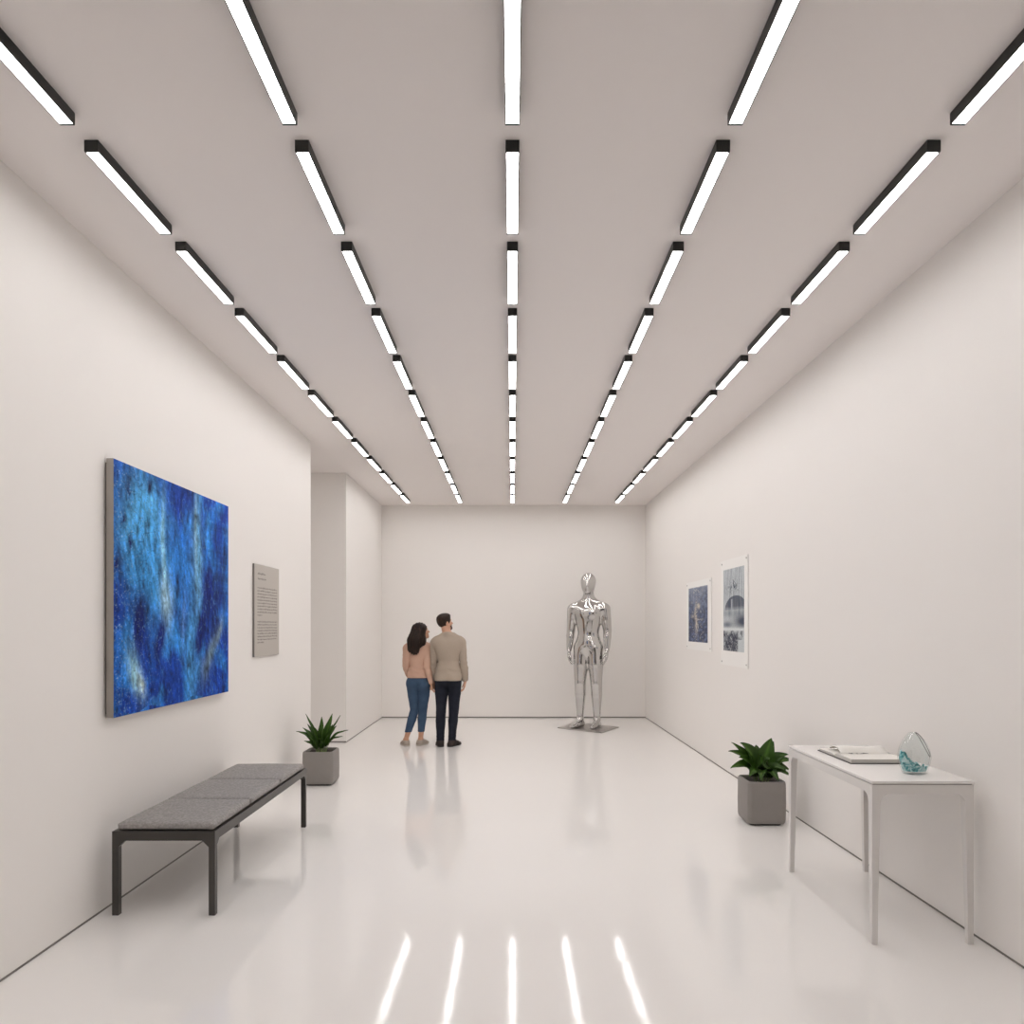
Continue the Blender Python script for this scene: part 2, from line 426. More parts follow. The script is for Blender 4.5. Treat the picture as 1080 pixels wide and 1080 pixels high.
def blue_paint(u, v):
    wu = u + .05 * (fbm(u, v, 3, 4, 1) - .5); wv = v + .10 * (fbm(u, v, 4, 3, 2) - .5)
    def blob(cu, cv, ru, rv, ang=0):
        du, dv = wu - cu, wv - cv
        a = du * math.cos(ang) + dv * math.sin(ang); b = -du * math.sin(ang) + dv * math.cos(ang)
        return np.exp(-((a / ru) ** 2 + (b / rv) ** 2))[..., None]
    strk = fbm(wu, wv, 26, 5, 5)[..., None]; fine = fbm(u, v, 90, 70, 9, 3)[..., None]; mid = fbm(wu, wv, 9, 7, 21, 5)[..., None]
    C = lin((10, 66, 168)) * np.ones(u.shape + (1,))
    def mix(C, c, m): m = np.clip(m, 0, 1); return C * (1 - m) + lin(c) * m
    C = mix(C, (48, 138, 222), 1.0 * (mid * 3.6 - 1.6))
    C = mix(C, (82, 168, 226), 1.5 * blob(.20, .80, .17, .19) * (.45 + mid))
    C = mix(C, (58, 148, 218), 1.3 * blob(.24, .56, .15, .22) * (.5 + mid))
    C = mix(C, (40, 128, 216), .9 * blob(.52, .62, .10, .2))
    C = mix(C, (12, 56, 158), .95 * blob(.47, .90, .09, .10)); C = mix(C, (18, 56, 158), .7 * blob(.60, .93, .06, .07))
    C = mix(C, (18, 60, 165), .7 * blob(.93, .7, .10, .4)); C = mix(C, (12, 48, 140), .6 * blob(.02, .4, .05, .5))
    C = mix(C, (130, 196, 236), 1.5 * blob(.355, .64, .016, .22) * (.5 + strk)); C = mix(C, (168, 212, 238), 1.2 * blob(.365, .46, .045, .10, .15) * (strk * 1.9 - .2))
    C = mix(C, (110, 182, 232), 1.5 * blob(.65, .66, .045, .30) * (.35 + strk)); C = mix(C, (150, 198, 228), .9 * blob(.635, .80, .012, .22))
    C = mix(C, (74, 156, 226), 1.4 * blob(.60, .22, .05, .26) * (.4 + strk)); C = mix(C, (100, 150, 212), .5 * blob(.52, .38, .02, .12))
    C = mix(C, (4, 38, 124), 1.4 * blob(.77, .53, .07, .10)); C = mix(C, (8, 44, 134), .9 * blob(.88, .50, .08, .10))
    C = mix(C, (4, 36, 118), 1.5 * blob(.69, .31, .05, .13, -.3)); C = mix(C, (10, 40, 128), .8 * blob(.86, .36, .05, .1))
    C = mix(C, (4, 36, 116), 1.5 * blob(.175, .32, .05, .13, .12)); C = mix(C, (4, 34, 112), 1.4 * blob(.33, .28, .035, .10, -.2))
    C = mix(C, (12, 58, 160), .7 * blob(.25, .20, .1, .08))
    C = mix(C, (150, 202, 222), 1.4 * blob(.15, .15, .035, .09, .35) * (.2 + fine * 1.2)); C = mix(C, (190, 214, 216), 1.2 * blob(.19, .10, .02, .05, .3) * fine * 1.6)
    C = mix(C, (110, 140, 158), .95 * blob(.80, .20, .035, .14, -.55)); C = mix(C, (140, 166, 168), .8 * blob(.90, .33, .018, .09, -.45) * (.3 + fine))
    C = mix(C, (96, 128, 150), .5 * blob(.72, .13, .05, .05))
    # scribbled dark lines, dabs and speckle
    rid = np.abs(fbm(wu, wv, 11, 13, 33, 3) - .5)[..., None]
    C = mix(C, (10, 30, 90), .75 * np.clip(1 - rid / .012, 0, 1) * (blob(.2, .8, .2, .2) + .6 * blob(.2, .55, .2, .2) + .15))
    rid2 = np.abs(fbm(wu, wv, 22, 8, 37, 3) - .5)[..., None]
    C = mix(C, (120, 180, 225), .30 * np.clip(1 - rid2 / .02, 0, 1))
    for (a, b) in ((.07, .79), (.25, .955), (.10, .90), (.02, .6), (.12, .70)):
        C = mix(C, (8, 24, 84), .9 * blob(a, b, .018, .035) * (fine * 2))
    sp = fbm(u, v, 160, 180, 41, 2)[..., None]
    C = mix(C, (170, 205, 225), .5 * np.clip((sp - .73) * 14, 0, 1) * (1 - np.clip(u * 2.2, 0, .85))[..., None])
    C = mix(C, (6, 20, 70), .5 * np.clip((.30 - sp) * 9, 0, 1))
    g1 = fbm(wu, wv, 48, 16, 71, 4)[..., None]; g2 = fbm(u + .3 * v, v, 70, 36, 72, 3)[..., None]
    C = C * np.clip(.27 + .74 * strk + 1.25 * (g1 - .5) + 1.0 * (g2 - .5) + .24, .10, 2.0)
    return C

def small_print(u, v):
    n = fbm(u, v, 14, 22, 50, 5)[..., None]; s = fbm(u, v, 24, 6, 51, 3)[..., None]; f = fbm(u, v, 60, 60, 52, 2)[..., None]
    V = v[..., None]; U = u[..., None]
    C = lin((92, 106, 138)) * np.ones(u.shape + (1,))
    def mix(C, c, m): m = np.clip(m, 0, 1); return C * (1 - m) + lin(c) * m
    C = mix(C, (176, 184, 198), 1.3 * np.clip(V - .55, 0, 1) * 1.4 * s * 1.4); C = mix(C, (34, 44, 78), 1.5 * (n * 2.6 - .85) * (1.3 - V))
    C = mix(C, (205, 208, 210), np.clip((n - .60) * 9, 0, 1) * .75 * np.exp(-((U - .45) / .3) ** 2))
    cx = .42 + .12 * np.sin(V * 9) * np.clip(V - .2, 0, 1)
    C = mix(C, (206, 196, 178), 1.2 * np.exp(-((U - cx) / .07) ** 2) * np.exp(-((V - .42) / .26) ** 2) * np.clip(f * 3 - .8, 0, 1))
    C = mix(C, (210, 200, 182), np.exp(-(((U - .55) / .07) ** 2 + ((V - .65) / .045) ** 2))); C = mix(C, (190, 180, 168), .8 * np.exp(-(((U - .24) / .06) ** 2 + ((V - .47) / .03) ** 2)))
    C = mix(C, (30, 34, 50), 1.0 * np.exp(-(((U - .3) / .07) ** 2 + ((V - .37) / .06) ** 2)) * f * 1.8)
    return C
def large_print(u, v):
    n = fbm(u, v, 10, 14, 60, 5)[..., None]; s = fbm(u, v, 26, 4, 61, 3)[..., None]; f = fbm(u, v, 40, 60, 62, 2)[..., None]
    V = v[..., None]; U = u[..., None]
    C = lin((196, 203, 206)) * np.ones(u.shape + (1,))
    def mix(C, c, m): m = np.clip(m, 0, 1); return C * (1 - m) + lin(c) * m
    C = mix(C, (140, 150, 160), .9 * np.clip(s * 2 - .7, 0, 1) * np.clip((V - .3) * 3, 0, 1))
    C = mix(C, (62, 70, 86), 1.2 * np.clip((f - .52) * 7, 0, 1) * np.exp(-(((U - .5) / .28) ** 2 + ((V - .78) / .09) ** 2)))
    dome = (((U - .6) / .52) ** 2 + ((V - .50) / .17) ** 2 < 1) & (V > .50)
    C = mix(C, (58, 68, 88), dome * (.65 + .5 * s) * np.clip((V - .47) * 14, .0, 1)); C = mix(C, (190, 198, 204), .8 * np.exp(-((U - .42) / .03) ** 2) * ((V > .45) & (V < .63)))
    C = mix(C, (120, 130, 142), .8 * np.exp(-((V - .46) / .05) ** 2) * s * 1.5)
    C = mix(C, (52, 62, 84), 1.1 * np.exp(-(((U - .95) / .42) ** 2 + ((V - .36) / .085) ** 2))); C = mix(C, (84, 94, 112), .9 * np.exp(-(((U - .2) / .25) ** 2 + ((V - .32) / .04) ** 2)))
    C = mix(C, (214, 219, 220), 1.0 * np.exp(-((V - .265) / .02) ** 2))
    C = mix(C, (26, 34, 60), np.clip((.25 - V) * 20, 0, 1) * np.clip((.74 - U) * 14, 0, 1) * (.35 + 1.2 * n)); C = mix(C, (200, 206, 208), .7 * np.clip((f - .62) * 9, 0, 1) * (V < .26) * (U < .74))
    C = mix(C, (40, 46, 66), .7 * np.clip((n - .5) * 8, 0, 1) * (V < .25) * (V > .14))
    return C

# blue canvas on the left wall
XF = -2.27
t = empty('abstract_painting', 'large blue abstract painting on a thick canvas hung above the bench', 'painting', (wl(5), 5.06, 1.834))
ty0, ty1, tz0, tz1 = 4.208 - 5.06, 5.91 - 5.06, 1.094 - 1.834, 2.574 - 1.834
xo = XF - wl(5)
bm = bmesh.new(); box(bm, (.014, ty0, tz0), (xo - .0008, ty1, tz1)); obj('canvas', bm, M['canvas_side'], t, bevel=.002)
picture('painted_surface', (xo, ty0 + .001, tz0 + .001), (xo, ty1 - .001, tz0 + .001), (xo, ty0 + .001, tz1 - .001), 400, 400, blue_paint, attr_mat('blue_oil_paint', .62, 45, .15), t)
bm = bmesh.new(); box(bm, (.0, ty0 + .02, tz0 + .02), (.0139, ty1 - .02, tz1 - .02)); obj('backing_frame', bm, M['panel_edge'], t)

# text panel on the left wall
pz0, pz1, py0, py1 = 1.339, 2.177, 6.60, 7.29
t = empty('text_panel', 'small grey exhibition text panel beside the blue painting', 'sign', (wl(6.95), (py0 + py1) / 2, (pz0 + pz1) / 2))
W, H = (py1 - py0) / 2, (pz1 - pz0) / 2
bm = bmesh.new(); box(bm, (0.001, -W, -H), (.017, W, H)); obj('board', bm, M['panel_edge'], t)
bm = bmesh.new(); box(bm, (.0171, -W + .001, -H + .001), (.0185, W - .001, H - .001)); obj('face_sheet', bm, M['panel'], t)
bm = bmesh.new()
rr = random.Random(3)
def text_line(zc, hh, y0, y1):
    y = y0
    while y < y1 - .008:
        wlen = rr.uniform(.018, .055); e = min(y + wlen, y1)
        yy = y
        while yy < e - .003:
            cw = rr.uniform(.005, .009)
            up = hh * rr.choice([.62, .62, .62, 1.0]); dn = hh * rr.choice([0, 0, 0, .3])
            box(bm, (.01852, yy, zc - dn), (.0187, min(yy + cw, e), zc + up)); yy += cw + .0022
        y = e + .008
zt = H
def vz(y): return pz1 - (pz1 - pz0) * (y - 92) / (1012 - 92) - (pz0 + pz1) / 2
text_line(vz(190), .018, -W + .085, -W + .29); text_line(vz(240), .018, -W + .085, -W + .31)
for q in range(9): text_line(vz(330 + q * 30.3), .0135, -W + .075, W - .06)
text_line(vz(603), .0135, -W + .075, -W + .20)
for q in range(7): text_line(vz(669 + q * 29.5), .0135, -W + .075, W - .06 - (.02 if q == 6 else 0))
text_line(vz(876), .0135, -W + .075, -W + .25)
obj('lettering', bm, M['lettering'], t)

# two prints pinned on the right wall (near edge has the smaller y)
def wall_print(name, lab, y_far, y_near, z0, z1, iy0, iy1, iz0, iz1, paint, nm):
    yc = (y_far + y_near) / 2; zc = (z0 + z1) / 2
    t = empty(name, lab, 'picture', (wr(yc), yc, zc), 0, 'prints on the right wall')
    t.rotation_euler.z = math.atan(.0076)
    a, b = y_near - yc, y_far - yc
    bm = bmesh.new(); box(bm, (-.010, a, z0 - zc), (-.003, b, z1 - zc)); obj('paper', bm, M['paper'], t)
    picture('printed_image', (-.0106, y_far - yc - iy0, iz0 - zc), (-.0106, y_near - yc + iy1, iz0 - zc), (-.0106, y_far - yc - iy0, iz1 - zc), 110, 180, paint, attr_mat(nm, .6, 80), t)
    for yy in (a + .04, b - .04):
        for zz in (z0 - zc + .035, z1 - zc - .035):
            bm = bmesh.new()
            mtx = Matrix.Translation((-.0115, yy, zz)) @ Matrix.Rotation(PI / 2, 4, 'Y')
            bmesh.ops.create_cone(bm, cap_ends=True, segments=12, radius1=.010, radius2=.007, depth=.004, matrix=mtx)
            obj('tack', bm, M['tack'], t)
wall_print('art_print', 'smaller pinned print with slate-blue abstract image and pale figure, farther along the right wall', 10.02, 8.81, 1.309, 2.195, .12, .155, 1.412, 2.115, small_print, 'slate_print')
wall_print('art_print', 'taller pinned print with grey dome-like shape and dark base, nearer the table', 8.41, 7.475, 1.185, 2.346,   .10, .11, 1.345, 2.24, large_print, 'grey_print')

# ------------------------------------------------------------------ bench
bx0, bx1, by0, by1, bh = -2.239, -1.664, 4.135, 5.975, .470
cx, cy = (bx0 + bx1) / 2, (by0 + by1) / 2; W, L = (bx1 - bx0) / 2, (by1 - by0) / 2
t = empty('bench', 'low gallery bench with dark metal frame and three grey cushions under the blue painting', 'bench', (cx, cy, 0))
lw = .035; ah = .052
bm = bmesh.new()
box(bm, (-W + lw, -L, bh - ah), (W - lw, -L + lw, bh)); box(bm, (-W + lw, L - lw, bh - ah), (W - lw, L, bh))
for s in (-1, 1):
    x0, x1 = (-W, -W + lw) if s < 0 else (W - lw, W)
    box(bm, (x0, -L, bh - ah), (x1, L, bh))
box(bm, (-W + lw, -L + lw, bh - .018), (W - lw, L - lw, bh - .006))
for q in (-.31, .31): box(bm, (-W + lw, q * 2 * L / 1.84 - .015, bh - .045), (W - lw, q * 2 * L / 1.84 + .015, bh - .018))
obj('seat_frame', bm, M['bench'], t)
for sx in (-1, 1):
    for sy in (-1, 1):
        bm = bmesh.new()
        x0, x1 = (-W, -W + lw) if sx < 0 else (W - lw, W); y0, y1 = (-L, -L + lw) if sy < 0 else (L - lw, L)
        box(bm, (x0, y0, .0), (x1, y1, bh - ah))
        xi = x1 if sx < 0 else x0; c = -sx
        sweep(bm, [(xi, y0, bh - ah), (xi + c * .036, y0, bh - ah), (xi + c * .0, y0, bh - ah - .036)], (0, lw, 0))
        yi = y1 if sy < 0 else y0; c = -sy
        sweep(bm, [(x0, yi, bh - ah), (x0, yi + c * .03, bh - ah), (x0, yi, bh - ah - .03)], (lw, 0, 0))
        o = obj('leg', bm, M['bench'], t)
def cushion(x0, x1, y0, y1, z0, z1, r):
    bm = bmesh.new(); nx, ny = 22, 22
    def dome(u, v): return (1 - abs(2 * u - 1) ** 7) * (1 - abs(2 * v - 1) ** 7)
    top = {}; bot = {}
    for i in range(nx + 1):
        for j in range(ny + 1):
            u = (1 - math.cos(PI * i / nx)) / 2; v = (1 - math.cos(PI * j / ny)) / 2
            x = x0 + (x1 - x0) * u; y = y0 + (y1 - y0) * v
            # rounded plan corners
            ex = max(0, r - min(x - x0, x1 - x)); ey = max(0, r - min(y - y0, y1 - y)); e = math.hypot(ex, ey)
            if e > r:
                k = r / e; sx = 1 if x > (x0 + x1) / 2 else -1; sy = 1 if y > (y0 + y1) / 2 else -1
                x = (x1 - r if sx > 0 else x0 + r) + sx * ex * k; y = (y1 - r if sy > 0 else y0 + r) + sy * ey * k
            em = min(x - x0, x1 - x, y - y0, y1 - y); rr = .028
            q = math.sqrt(max(0, 1 - (1 - min(em, rr) / rr) ** 2))
            zt = z0 + (z1 - z0) * (.45 + .55 * q) - .004 * (1 - dome(u, v)) + .0012 * math.sin(17 * x + 9 * y) * q
            zb = z0 + (z1 - z0) * .30 * (1 - q)
            top[i, j] = bm.verts.new((x, y, zt)); bot[i, j] = bm.verts.new((x, y, zb))
    for i in range(nx):
        for j in range(ny):
            bm.faces.new((top[i, j], top[i + 1, j], top[i + 1, j + 1], top[i, j + 1])); bm.faces.new((bot[i, j], bot[i, j + 1], bot[i + 1, j + 1], bot[i + 1, j]))
    for i in range(nx):
        for j in (0, ny): bm.faces.new((top[i, j], bot[i, j], bot[i + 1, j], top[i + 1, j]))
    for j in range(ny):
        for i in (0, nx): bm.faces.new((top[i, j], top[i, j + 1], bot[i, j + 1], bot[i, j]))
    return bm
cl = (2 * L - .02) / 3
for q in range(3):
    obj('cushion', cushion(-W + .012, W - .012, -L + .01 + q * cl + .0045, -L + .01 + (q + 1) * cl - .0045, bh + .0005, bh + .046, .035), M['fabric'], t, smooth=True)

# ------------------------------------------------------------------ console table
x0, x1, y0, y1, th = 1.824, 2.345, 3.753, 4.895, .831
cx, cy = (x0 + x1) / 2, (y0 + y1) / 2; W, L = (x1 - x0) / 2, (y1 - y0) / 2
t = empty('console_table', 'narrow white console table with tapered legs against the right wall', 'table', (cx, cy, 0))
bm = bmesh.new(); box(bm, (-W, -L, th - .014), (W, L, th)); obj('tabletop', bm, M['whitetop'], t, bevel=.002)
ap0, ap1 = th - .066, th - .019; ins = .003
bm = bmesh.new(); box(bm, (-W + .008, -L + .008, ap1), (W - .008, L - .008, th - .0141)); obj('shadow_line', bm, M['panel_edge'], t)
bm = bmesh.new(); lt = .045
for s in (-1, 1):
    a, b = (-W + ins, -W + ins + .022) if s < 0 else (W - ins - .022, W - ins)
    box(bm, (a, -L + ins + lt, ap0), (b, L - ins - lt, ap1))
    a, b = (-L + ins, -L + ins + .022) if s < 0 else (L - ins - .022, L - ins)
    box(bm, (-W + ins + lt, a, ap0), (W - ins - lt, b, ap1))
obj('apron', bm, M['white'], t)
for sx in (-1, 1):
    for sy in (-1, 1):
        bm = bmesh.new(); ox, oy = sx * (W - ins), sy * (L - ins)
        def ring(wd, z): return [(ox, oy, z), (ox - sx * wd, oy, z), (ox - sx * wd, oy - sy * wd, z), (ox, oy - sy * wd, z)]
        rings = [[bm.verts.new(p) for p in ring(wd, z)] for wd, z in ((.027, 0), (.041, ap0 - .05), (lt, ap0 - .0), (lt, ap1))]
        bm.faces.new(rings[0]); bm.faces.new(rings[-1])
        for a, b in zip(rings, rings[1:]):
            for i in range(4): bm.faces.new((a[i], a[(i + 1) % 4], b[(i + 1) % 4], b[i]))
        R = .045
        arc = [(R - R * math.sin(q * PI / 16), -R + R * math.cos(q * PI / 16)) for q in range(9)]   # concave fillet
        xi = ox - sx * (lt - .002)
        sweep(bm, [(xi, oy, ap0)] + [(xi - sx * a, oy, ap0 + b) for a, b in arc], (0, -sy * .022, 0))
        yi = oy - sy * (lt - .002)
        sweep(bm, [(ox, yi, ap0)] + [(ox, yi - sy * a, ap0 + b) for a, b in arc], (-sx * .022, 0, 0))
        obj('leg', bm, M['white'], t)

# ------------------------------------------------------------------ open book on the table
bk = empty('open_book', 'open white-paged book with dark cover lying on the console table', 'book', (1.93, 4.215, th + .0005), math.radians(0))
bw = .335; bd = .225; sk = .0
bm = bmesh.new(); box(bm, (0, 0, 0), (bw, bd, .004)); box(bm, (0, bd + .012, 0), (bw, 2 * bd + .012, .004)); box(bm, (0, bd, .0), (bw, bd + .012, .003))
obj('cover', bm, M['cover'], bk)
def page_block(y_sp, sgn, hts, nm):
    """hts: heights over depth from spine outwards"""
    bm = bmesh.new(); n = len(hts); x0, x1 = .006, bw - .006
    ys = [y_sp + sgn * (bd - .008) * i / (n - 1) for i in range(n)]
    T_ = [(bm.verts.new((x0, y, .0041)), bm.verts.new((x0, y, h)), bm.verts.new((x1, y, h)), bm.verts.new((x1, y, .0041))) for y, h in zip(ys, hts)]
    for a, b in zip(T_, T_[1:]):
        for i in range(4): bm.faces.new((a[i], a[(i + 1) % 4], b[(i + 1) % 4], b[i]))
    bm.faces.new(T_[0]); bm.faces.new(T_[-1][::-1])
    o = obj(nm, bm, M['page'], bk, smooth=True)
    o.data.materials.append(M['pagedge'])
    for p in o.data.polygons:
        if abs(p.normal.z) < .5: p.material_index = 1
    return o
page_block(bd + .004, -1, [.016, .022, .0255, .0265, .0265, .0262, .026, .0255, .025], 'page_block')
page_block(bd + .008, 1, [.012, .016, .018, .018, .0175, .017, .0165, .016, .015], 'page_block')
# lifted page rolling over from the spine, resting on the far block
bm = bmesh.new(); prof = []
for i in range(19):
    a = i / 18
    y = bd + .006 + .185 * a; z = .014 + .040 * math.sin(PI * min(1, a * 1.02)) ** .8 * (1 - .35 * a) + .006 * a
    prof.append((y, z))
xs = [.045 + (bw - .05) * i / 10 for i in range(11)]
vv = [[bm.verts.new((x, y, z + (.004 * math.sin(i * .7)))) for (y, z) in prof] for i, x in enumerate(xs)]
for a, b in zip(vv, vv[1:]):
    for i in range(len(prof) - 1): bm.faces.new((a[i], b[i], b[i + 1], a[i + 1]))
pg = obj('lifted_page', bm, M['page'], bk, smooth=True)
md = pg.modifiers.new('t', 'SOLIDIFY'); md.thickness = .0006
# printed picture near the gutter of the near page
bm = bmesh.new(); rr = random.Random(5)
for q in range(16):
    px = .12 + rr.uniform(-.035, .07); py = bd - .012 - rr.uniform(0, .03)
    s = rr.uniform(.004, .011)
    zz = .0268
    vs = [bm.verts.new((px + s * math.cos(a) * rr.uniform(.8, 1.6), py + s * math.sin(a) * .8, zz + q * .00004)) for a in [k * PI / 4 for k in range(8)]]
    bm.faces.new(vs)
obj('printed_drawing', bm, M['ink'], bk)

# ------------------------------------------------------------------ glass vase
vx, vy = 2.148, 3.95
vs_ = empty('glass_vase', 'clear teardrop glass vase with teal swirls in its base on the console table', 'vase', (vx, vy, th + .0005))
g = Grid((-.1, -.08, -.01), (.1, .08, .24), .0021)
def teardrop(F, off):
    pr = []
    prof = [(.0, .052), (.04, .072), (.085, .083), (.12, .077), (.155, .058), (.19, .034), (.212, .017)]
    for (z, r), (z2, r2) in zip(prof, prof[1:]):
        xo = -.010 * (z / .2) ** 2; x2 = -.010 * (z2 / .2) ** 2
        pr.append(cap((xo, 0, z), (x2, 0, z2), r - off, r2 - off, (1, .62, 1), k=.012))
    return g.add(F, pr, .012)
O = teardrop(g.new(), 0.0); I = teardrop(g.new(), .0075)
O = smax(O, -(g.Z - 0.0) + 0 * O, .006); O = smax(O, (g.Z - .221) + 0 * O, .006)
Icut = smax(I, .014 - g.Z + 0 * I, .008)
body = smax(O, -Icut, .003)
implicit('glass_body', g, body, M['glass'], vs_, 1)
# pigment pooled inside the lower glass
nz = .010 * np.sin(g.X * 75 + 1) + .008 * np.sin(g.X * 150 + g.Y * 60) + .004 * np.sin(g.Y * 170)
I2 = teardrop(g.new(), .0085)
pig = np.maximum(np.maximum(I2, .015 - g.Z), g.Z - .048 - 1.6 * nz - .75 * np.maximum(0, -g.X - .005))
sh = teardrop(g.new(), .0115)
implicit('teal_pigment', g, np.maximum(pig, -np.maximum(sh, .022 - g.Z)), M['teal'], vs_, 1)
# rim line around the slanted opening
RP = [(.004, .219), (.020, .209), (.037, .190), (.053, .166), (.066, .140), (.073, .112), (.069, .094), (.060, .098), (.048, .117), (.037, .140), (.027, .165), (.018, .192), (.009, .211)]
PZ = [0, .04, .085, .12, .155, .19, .212, .225]; PR = [.052, .072, .083, .077, .058, .034, .017, .008]
rp = []
for (a, b) in RP:
    r_ = float(np.interp(b, PZ, PR)); xo_ = -.010 * (b / .2) ** 2
    rp.append(Vector((a, -.62 * math.sqrt(max(0, r_ ** 2 - (a - xo_) ** 2)) - .001, b)))
bm = bmesh.new(); nseg = 52; ringp = None; first = None
def cat(t):
    n = len(rp); i = int(math.floor(t)); f = t - i
    p0, p1, p2, p3 = rp[(i - 1) % n], rp[i % n], rp[(i + 1) % n], rp[(i + 2) % n]
    return .5 * ((2 * p1) + (p2 - p0) * f + (2 * p0 - 5 * p1 + 4 * p2 - p3) * f * f + (3 * p1 - p0 - 3 * p2 + p3) * f ** 3)
for q in range(nseg):
    t_ = q * len(rp) / nseg; p = cat(t_); d = (cat(t_ + .05) - cat(t_ - .05)).normalized()
    u_ = d.cross(Vector((0, 1, 0))).normalized(); v_ = d.cross(u_)
    ring = [bm.verts.new(p + (u_ * math.cos(k * PI / 3) + v_ * math.sin(k * PI / 3)) * .0017) for k in range(6)]
    if ringp:
        for k in range(6): bm.faces.new((ringp[k], ringp[(k + 1) % 6], ring[(k + 1) % 6], ring[k]))
    else: first = ring
    ringp = ring
for k in range(6): bm.faces.new((ringp[k], ringp[(k + 1) % 6], first[(k + 1) % 6], first[k]))
obj('opening_rim', bm, M['rim'], vs_, smooth=True)

# ------------------------------------------------------------------ potted plants
def rsq(h, r, z, n=6):
    pts = []
    for qx, qy, a0 in ((1, 1, 0), (-1, 1, PI / 2), (-1, -1, PI), (1, -1, 1.5 * PI)):
        for i in range(n + 1):
            a = a0 + PI / 2 * i / n
            pts.append((qx * (h - r) + r * math.cos(a), qy * (h - r) + r * math.sin(a), z))
    return pts
def loft(bm, rings, close0=True, close1=True):
    R = [[bm.verts.new(p) for p in r] for r in rings]
    n = len(R[0])
    for a, b in zip(R, R[1:]):
        for i in range(n): bm.faces.new((a[i], a[(i + 1) % n], b[(i + 1) % n], b[i]))
    if close0: bm.faces.new(R[0][::-1])
    if close1: bm.faces.new(R[-1])
def make_pot(root, hw, ht):
    bm = bmesh.new()
    r = .035
    loft(bm, [rsq(hw * .82, r, .012), rsq(hw * .93, r, .016), rsq(hw * .975, r, .032), rsq(hw * .99, r, .05), rsq(hw, r, ht * .5), rsq(hw * .985, r, ht - .02), rsq(hw * .97, r, ht - .006), rsq(hw * .94, r, ht),
              rsq(hw * .88, r * .85, ht), rsq(hw * .865, r * .8, ht - .006), rsq(hw * .86, r * .8, ht - .045)], close1=True)
    obj('pot', bm, M['pot'], root, smooth=True)
    bm = bmesh.new(); loft(bm, [rsq(hw * .80, r, 0), rsq(hw * .80, r, .013)]); obj('pot_foot_shade', bm, M['potfoot_shade'], root)
    bm = bmesh.new(); n = 16; rr = random.Random(2); vv = {}
    for i in range(n + 1):
        for j in range(n + 1):
            vv[i, j] = bm.verts.new(((i / n * 2 - 1) * hw * .84, (j / n * 2 - 1) * hw * .84, ht - .026 + rr.uniform(-.004, .007)))
    for i in range(n):
        for j in range(n): bm.faces.new((vv[i, j], vv[i + 1, j], vv[i + 1, j + 1], vv[i, j + 1]))
    obj('soil', bm, M['soil'], root, smooth=True)
def leaves(root, specs, base_z, petiole, ox=.0, fold=.22):
    Vs, Qs, Cs = [], [], []; st = bmesh.new()
    for (dx, dy, dz, wd, lift, shade) in specs:
        rr = random.Random(int((dx + 3) * 1000 + dz * 77))
        bx, by = ox + dx * .16 + rr.uniform(-.012, .012), dy * .16 + rr.uniform(-.012, .012)
        a = Vector((bx, by, base_z)); tip = Vector((ox + dx, dy, base_z + dz))
        ctl = a.lerp(tip, .45) + Vector((-dx * .22, -dy * .22, lift))
        def P(s): return a * (1 - s) ** 2 + ctl * 2 * s * (1 - s) + tip * s * s
        n = 16; m = 6; s0 = petiole
        nref = Vector((rr.uniform(-.3, .3), -.62, .70)).normalized()
        prev = None; base = len(Vs)
        for i in range(n + 1):
            q = i / n; s = s0 + (1 - s0) * q
            p = P(s); d = (P(min(1, s + .01)) - P(s - .01)).normalized()
            side = d.cross(nref)
            if side.length < 1e-3: side = Vector((1, 0, 0))
            side.normalize()
            view = Vector((side.x, side.y * .4, side.z)); 
            nrm = side.cross(d).normalized()
            tw = rr.uniform(-.02, .02)
            prof = (math.sin(PI * min(1, q ** .72)) ** .85) if q < 1 else 0
            wv = wd * 1.18 * prof * .5 + .0012
            for j in range(m + 1):
                u = j / m * 2 - 1
                pt = p + side * (wv * u) + nrm * (abs(u) * wv * fold * 1.6 + .004 * math.sin(q * 14 + j) * abs(u))
                Vs.append(tuple(pt))
                mid = math.exp(-(u / .09) ** 2); vein = .12 * math.sin(q * 46 + abs(u) * 9)
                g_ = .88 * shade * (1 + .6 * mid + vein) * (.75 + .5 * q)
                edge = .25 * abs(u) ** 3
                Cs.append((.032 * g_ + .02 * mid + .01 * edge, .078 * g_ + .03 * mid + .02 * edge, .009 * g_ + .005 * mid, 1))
        for i in range(n):
            for j in range(m):
                o = base + i * (m + 1) + j
                Qs.append((o, o + 1, o + m + 2, o + m + 1))
        # petiole tube
        ringp = None
        for i in range(6):
            s = (s0 + .03) * i / 5; p = P(s); r = .0042 - .0012 * i / 5
            ring = [st.verts.new(p + Vector((r * math.cos(k * PI / 3), r * math.sin(k * PI / 3), 0))) for k in range(6)]
            if ringp:
                for k in range(6): st.faces.new((ringp[k], ringp[(k + 1) % 6], ring[(k + 1) % 6], ring[k]))
            ringp = ring
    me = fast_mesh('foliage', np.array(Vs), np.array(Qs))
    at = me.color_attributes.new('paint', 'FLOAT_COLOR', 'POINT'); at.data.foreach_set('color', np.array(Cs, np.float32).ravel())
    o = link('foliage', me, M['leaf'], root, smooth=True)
    obj('stems', st, M['stem'], root, smooth=True)
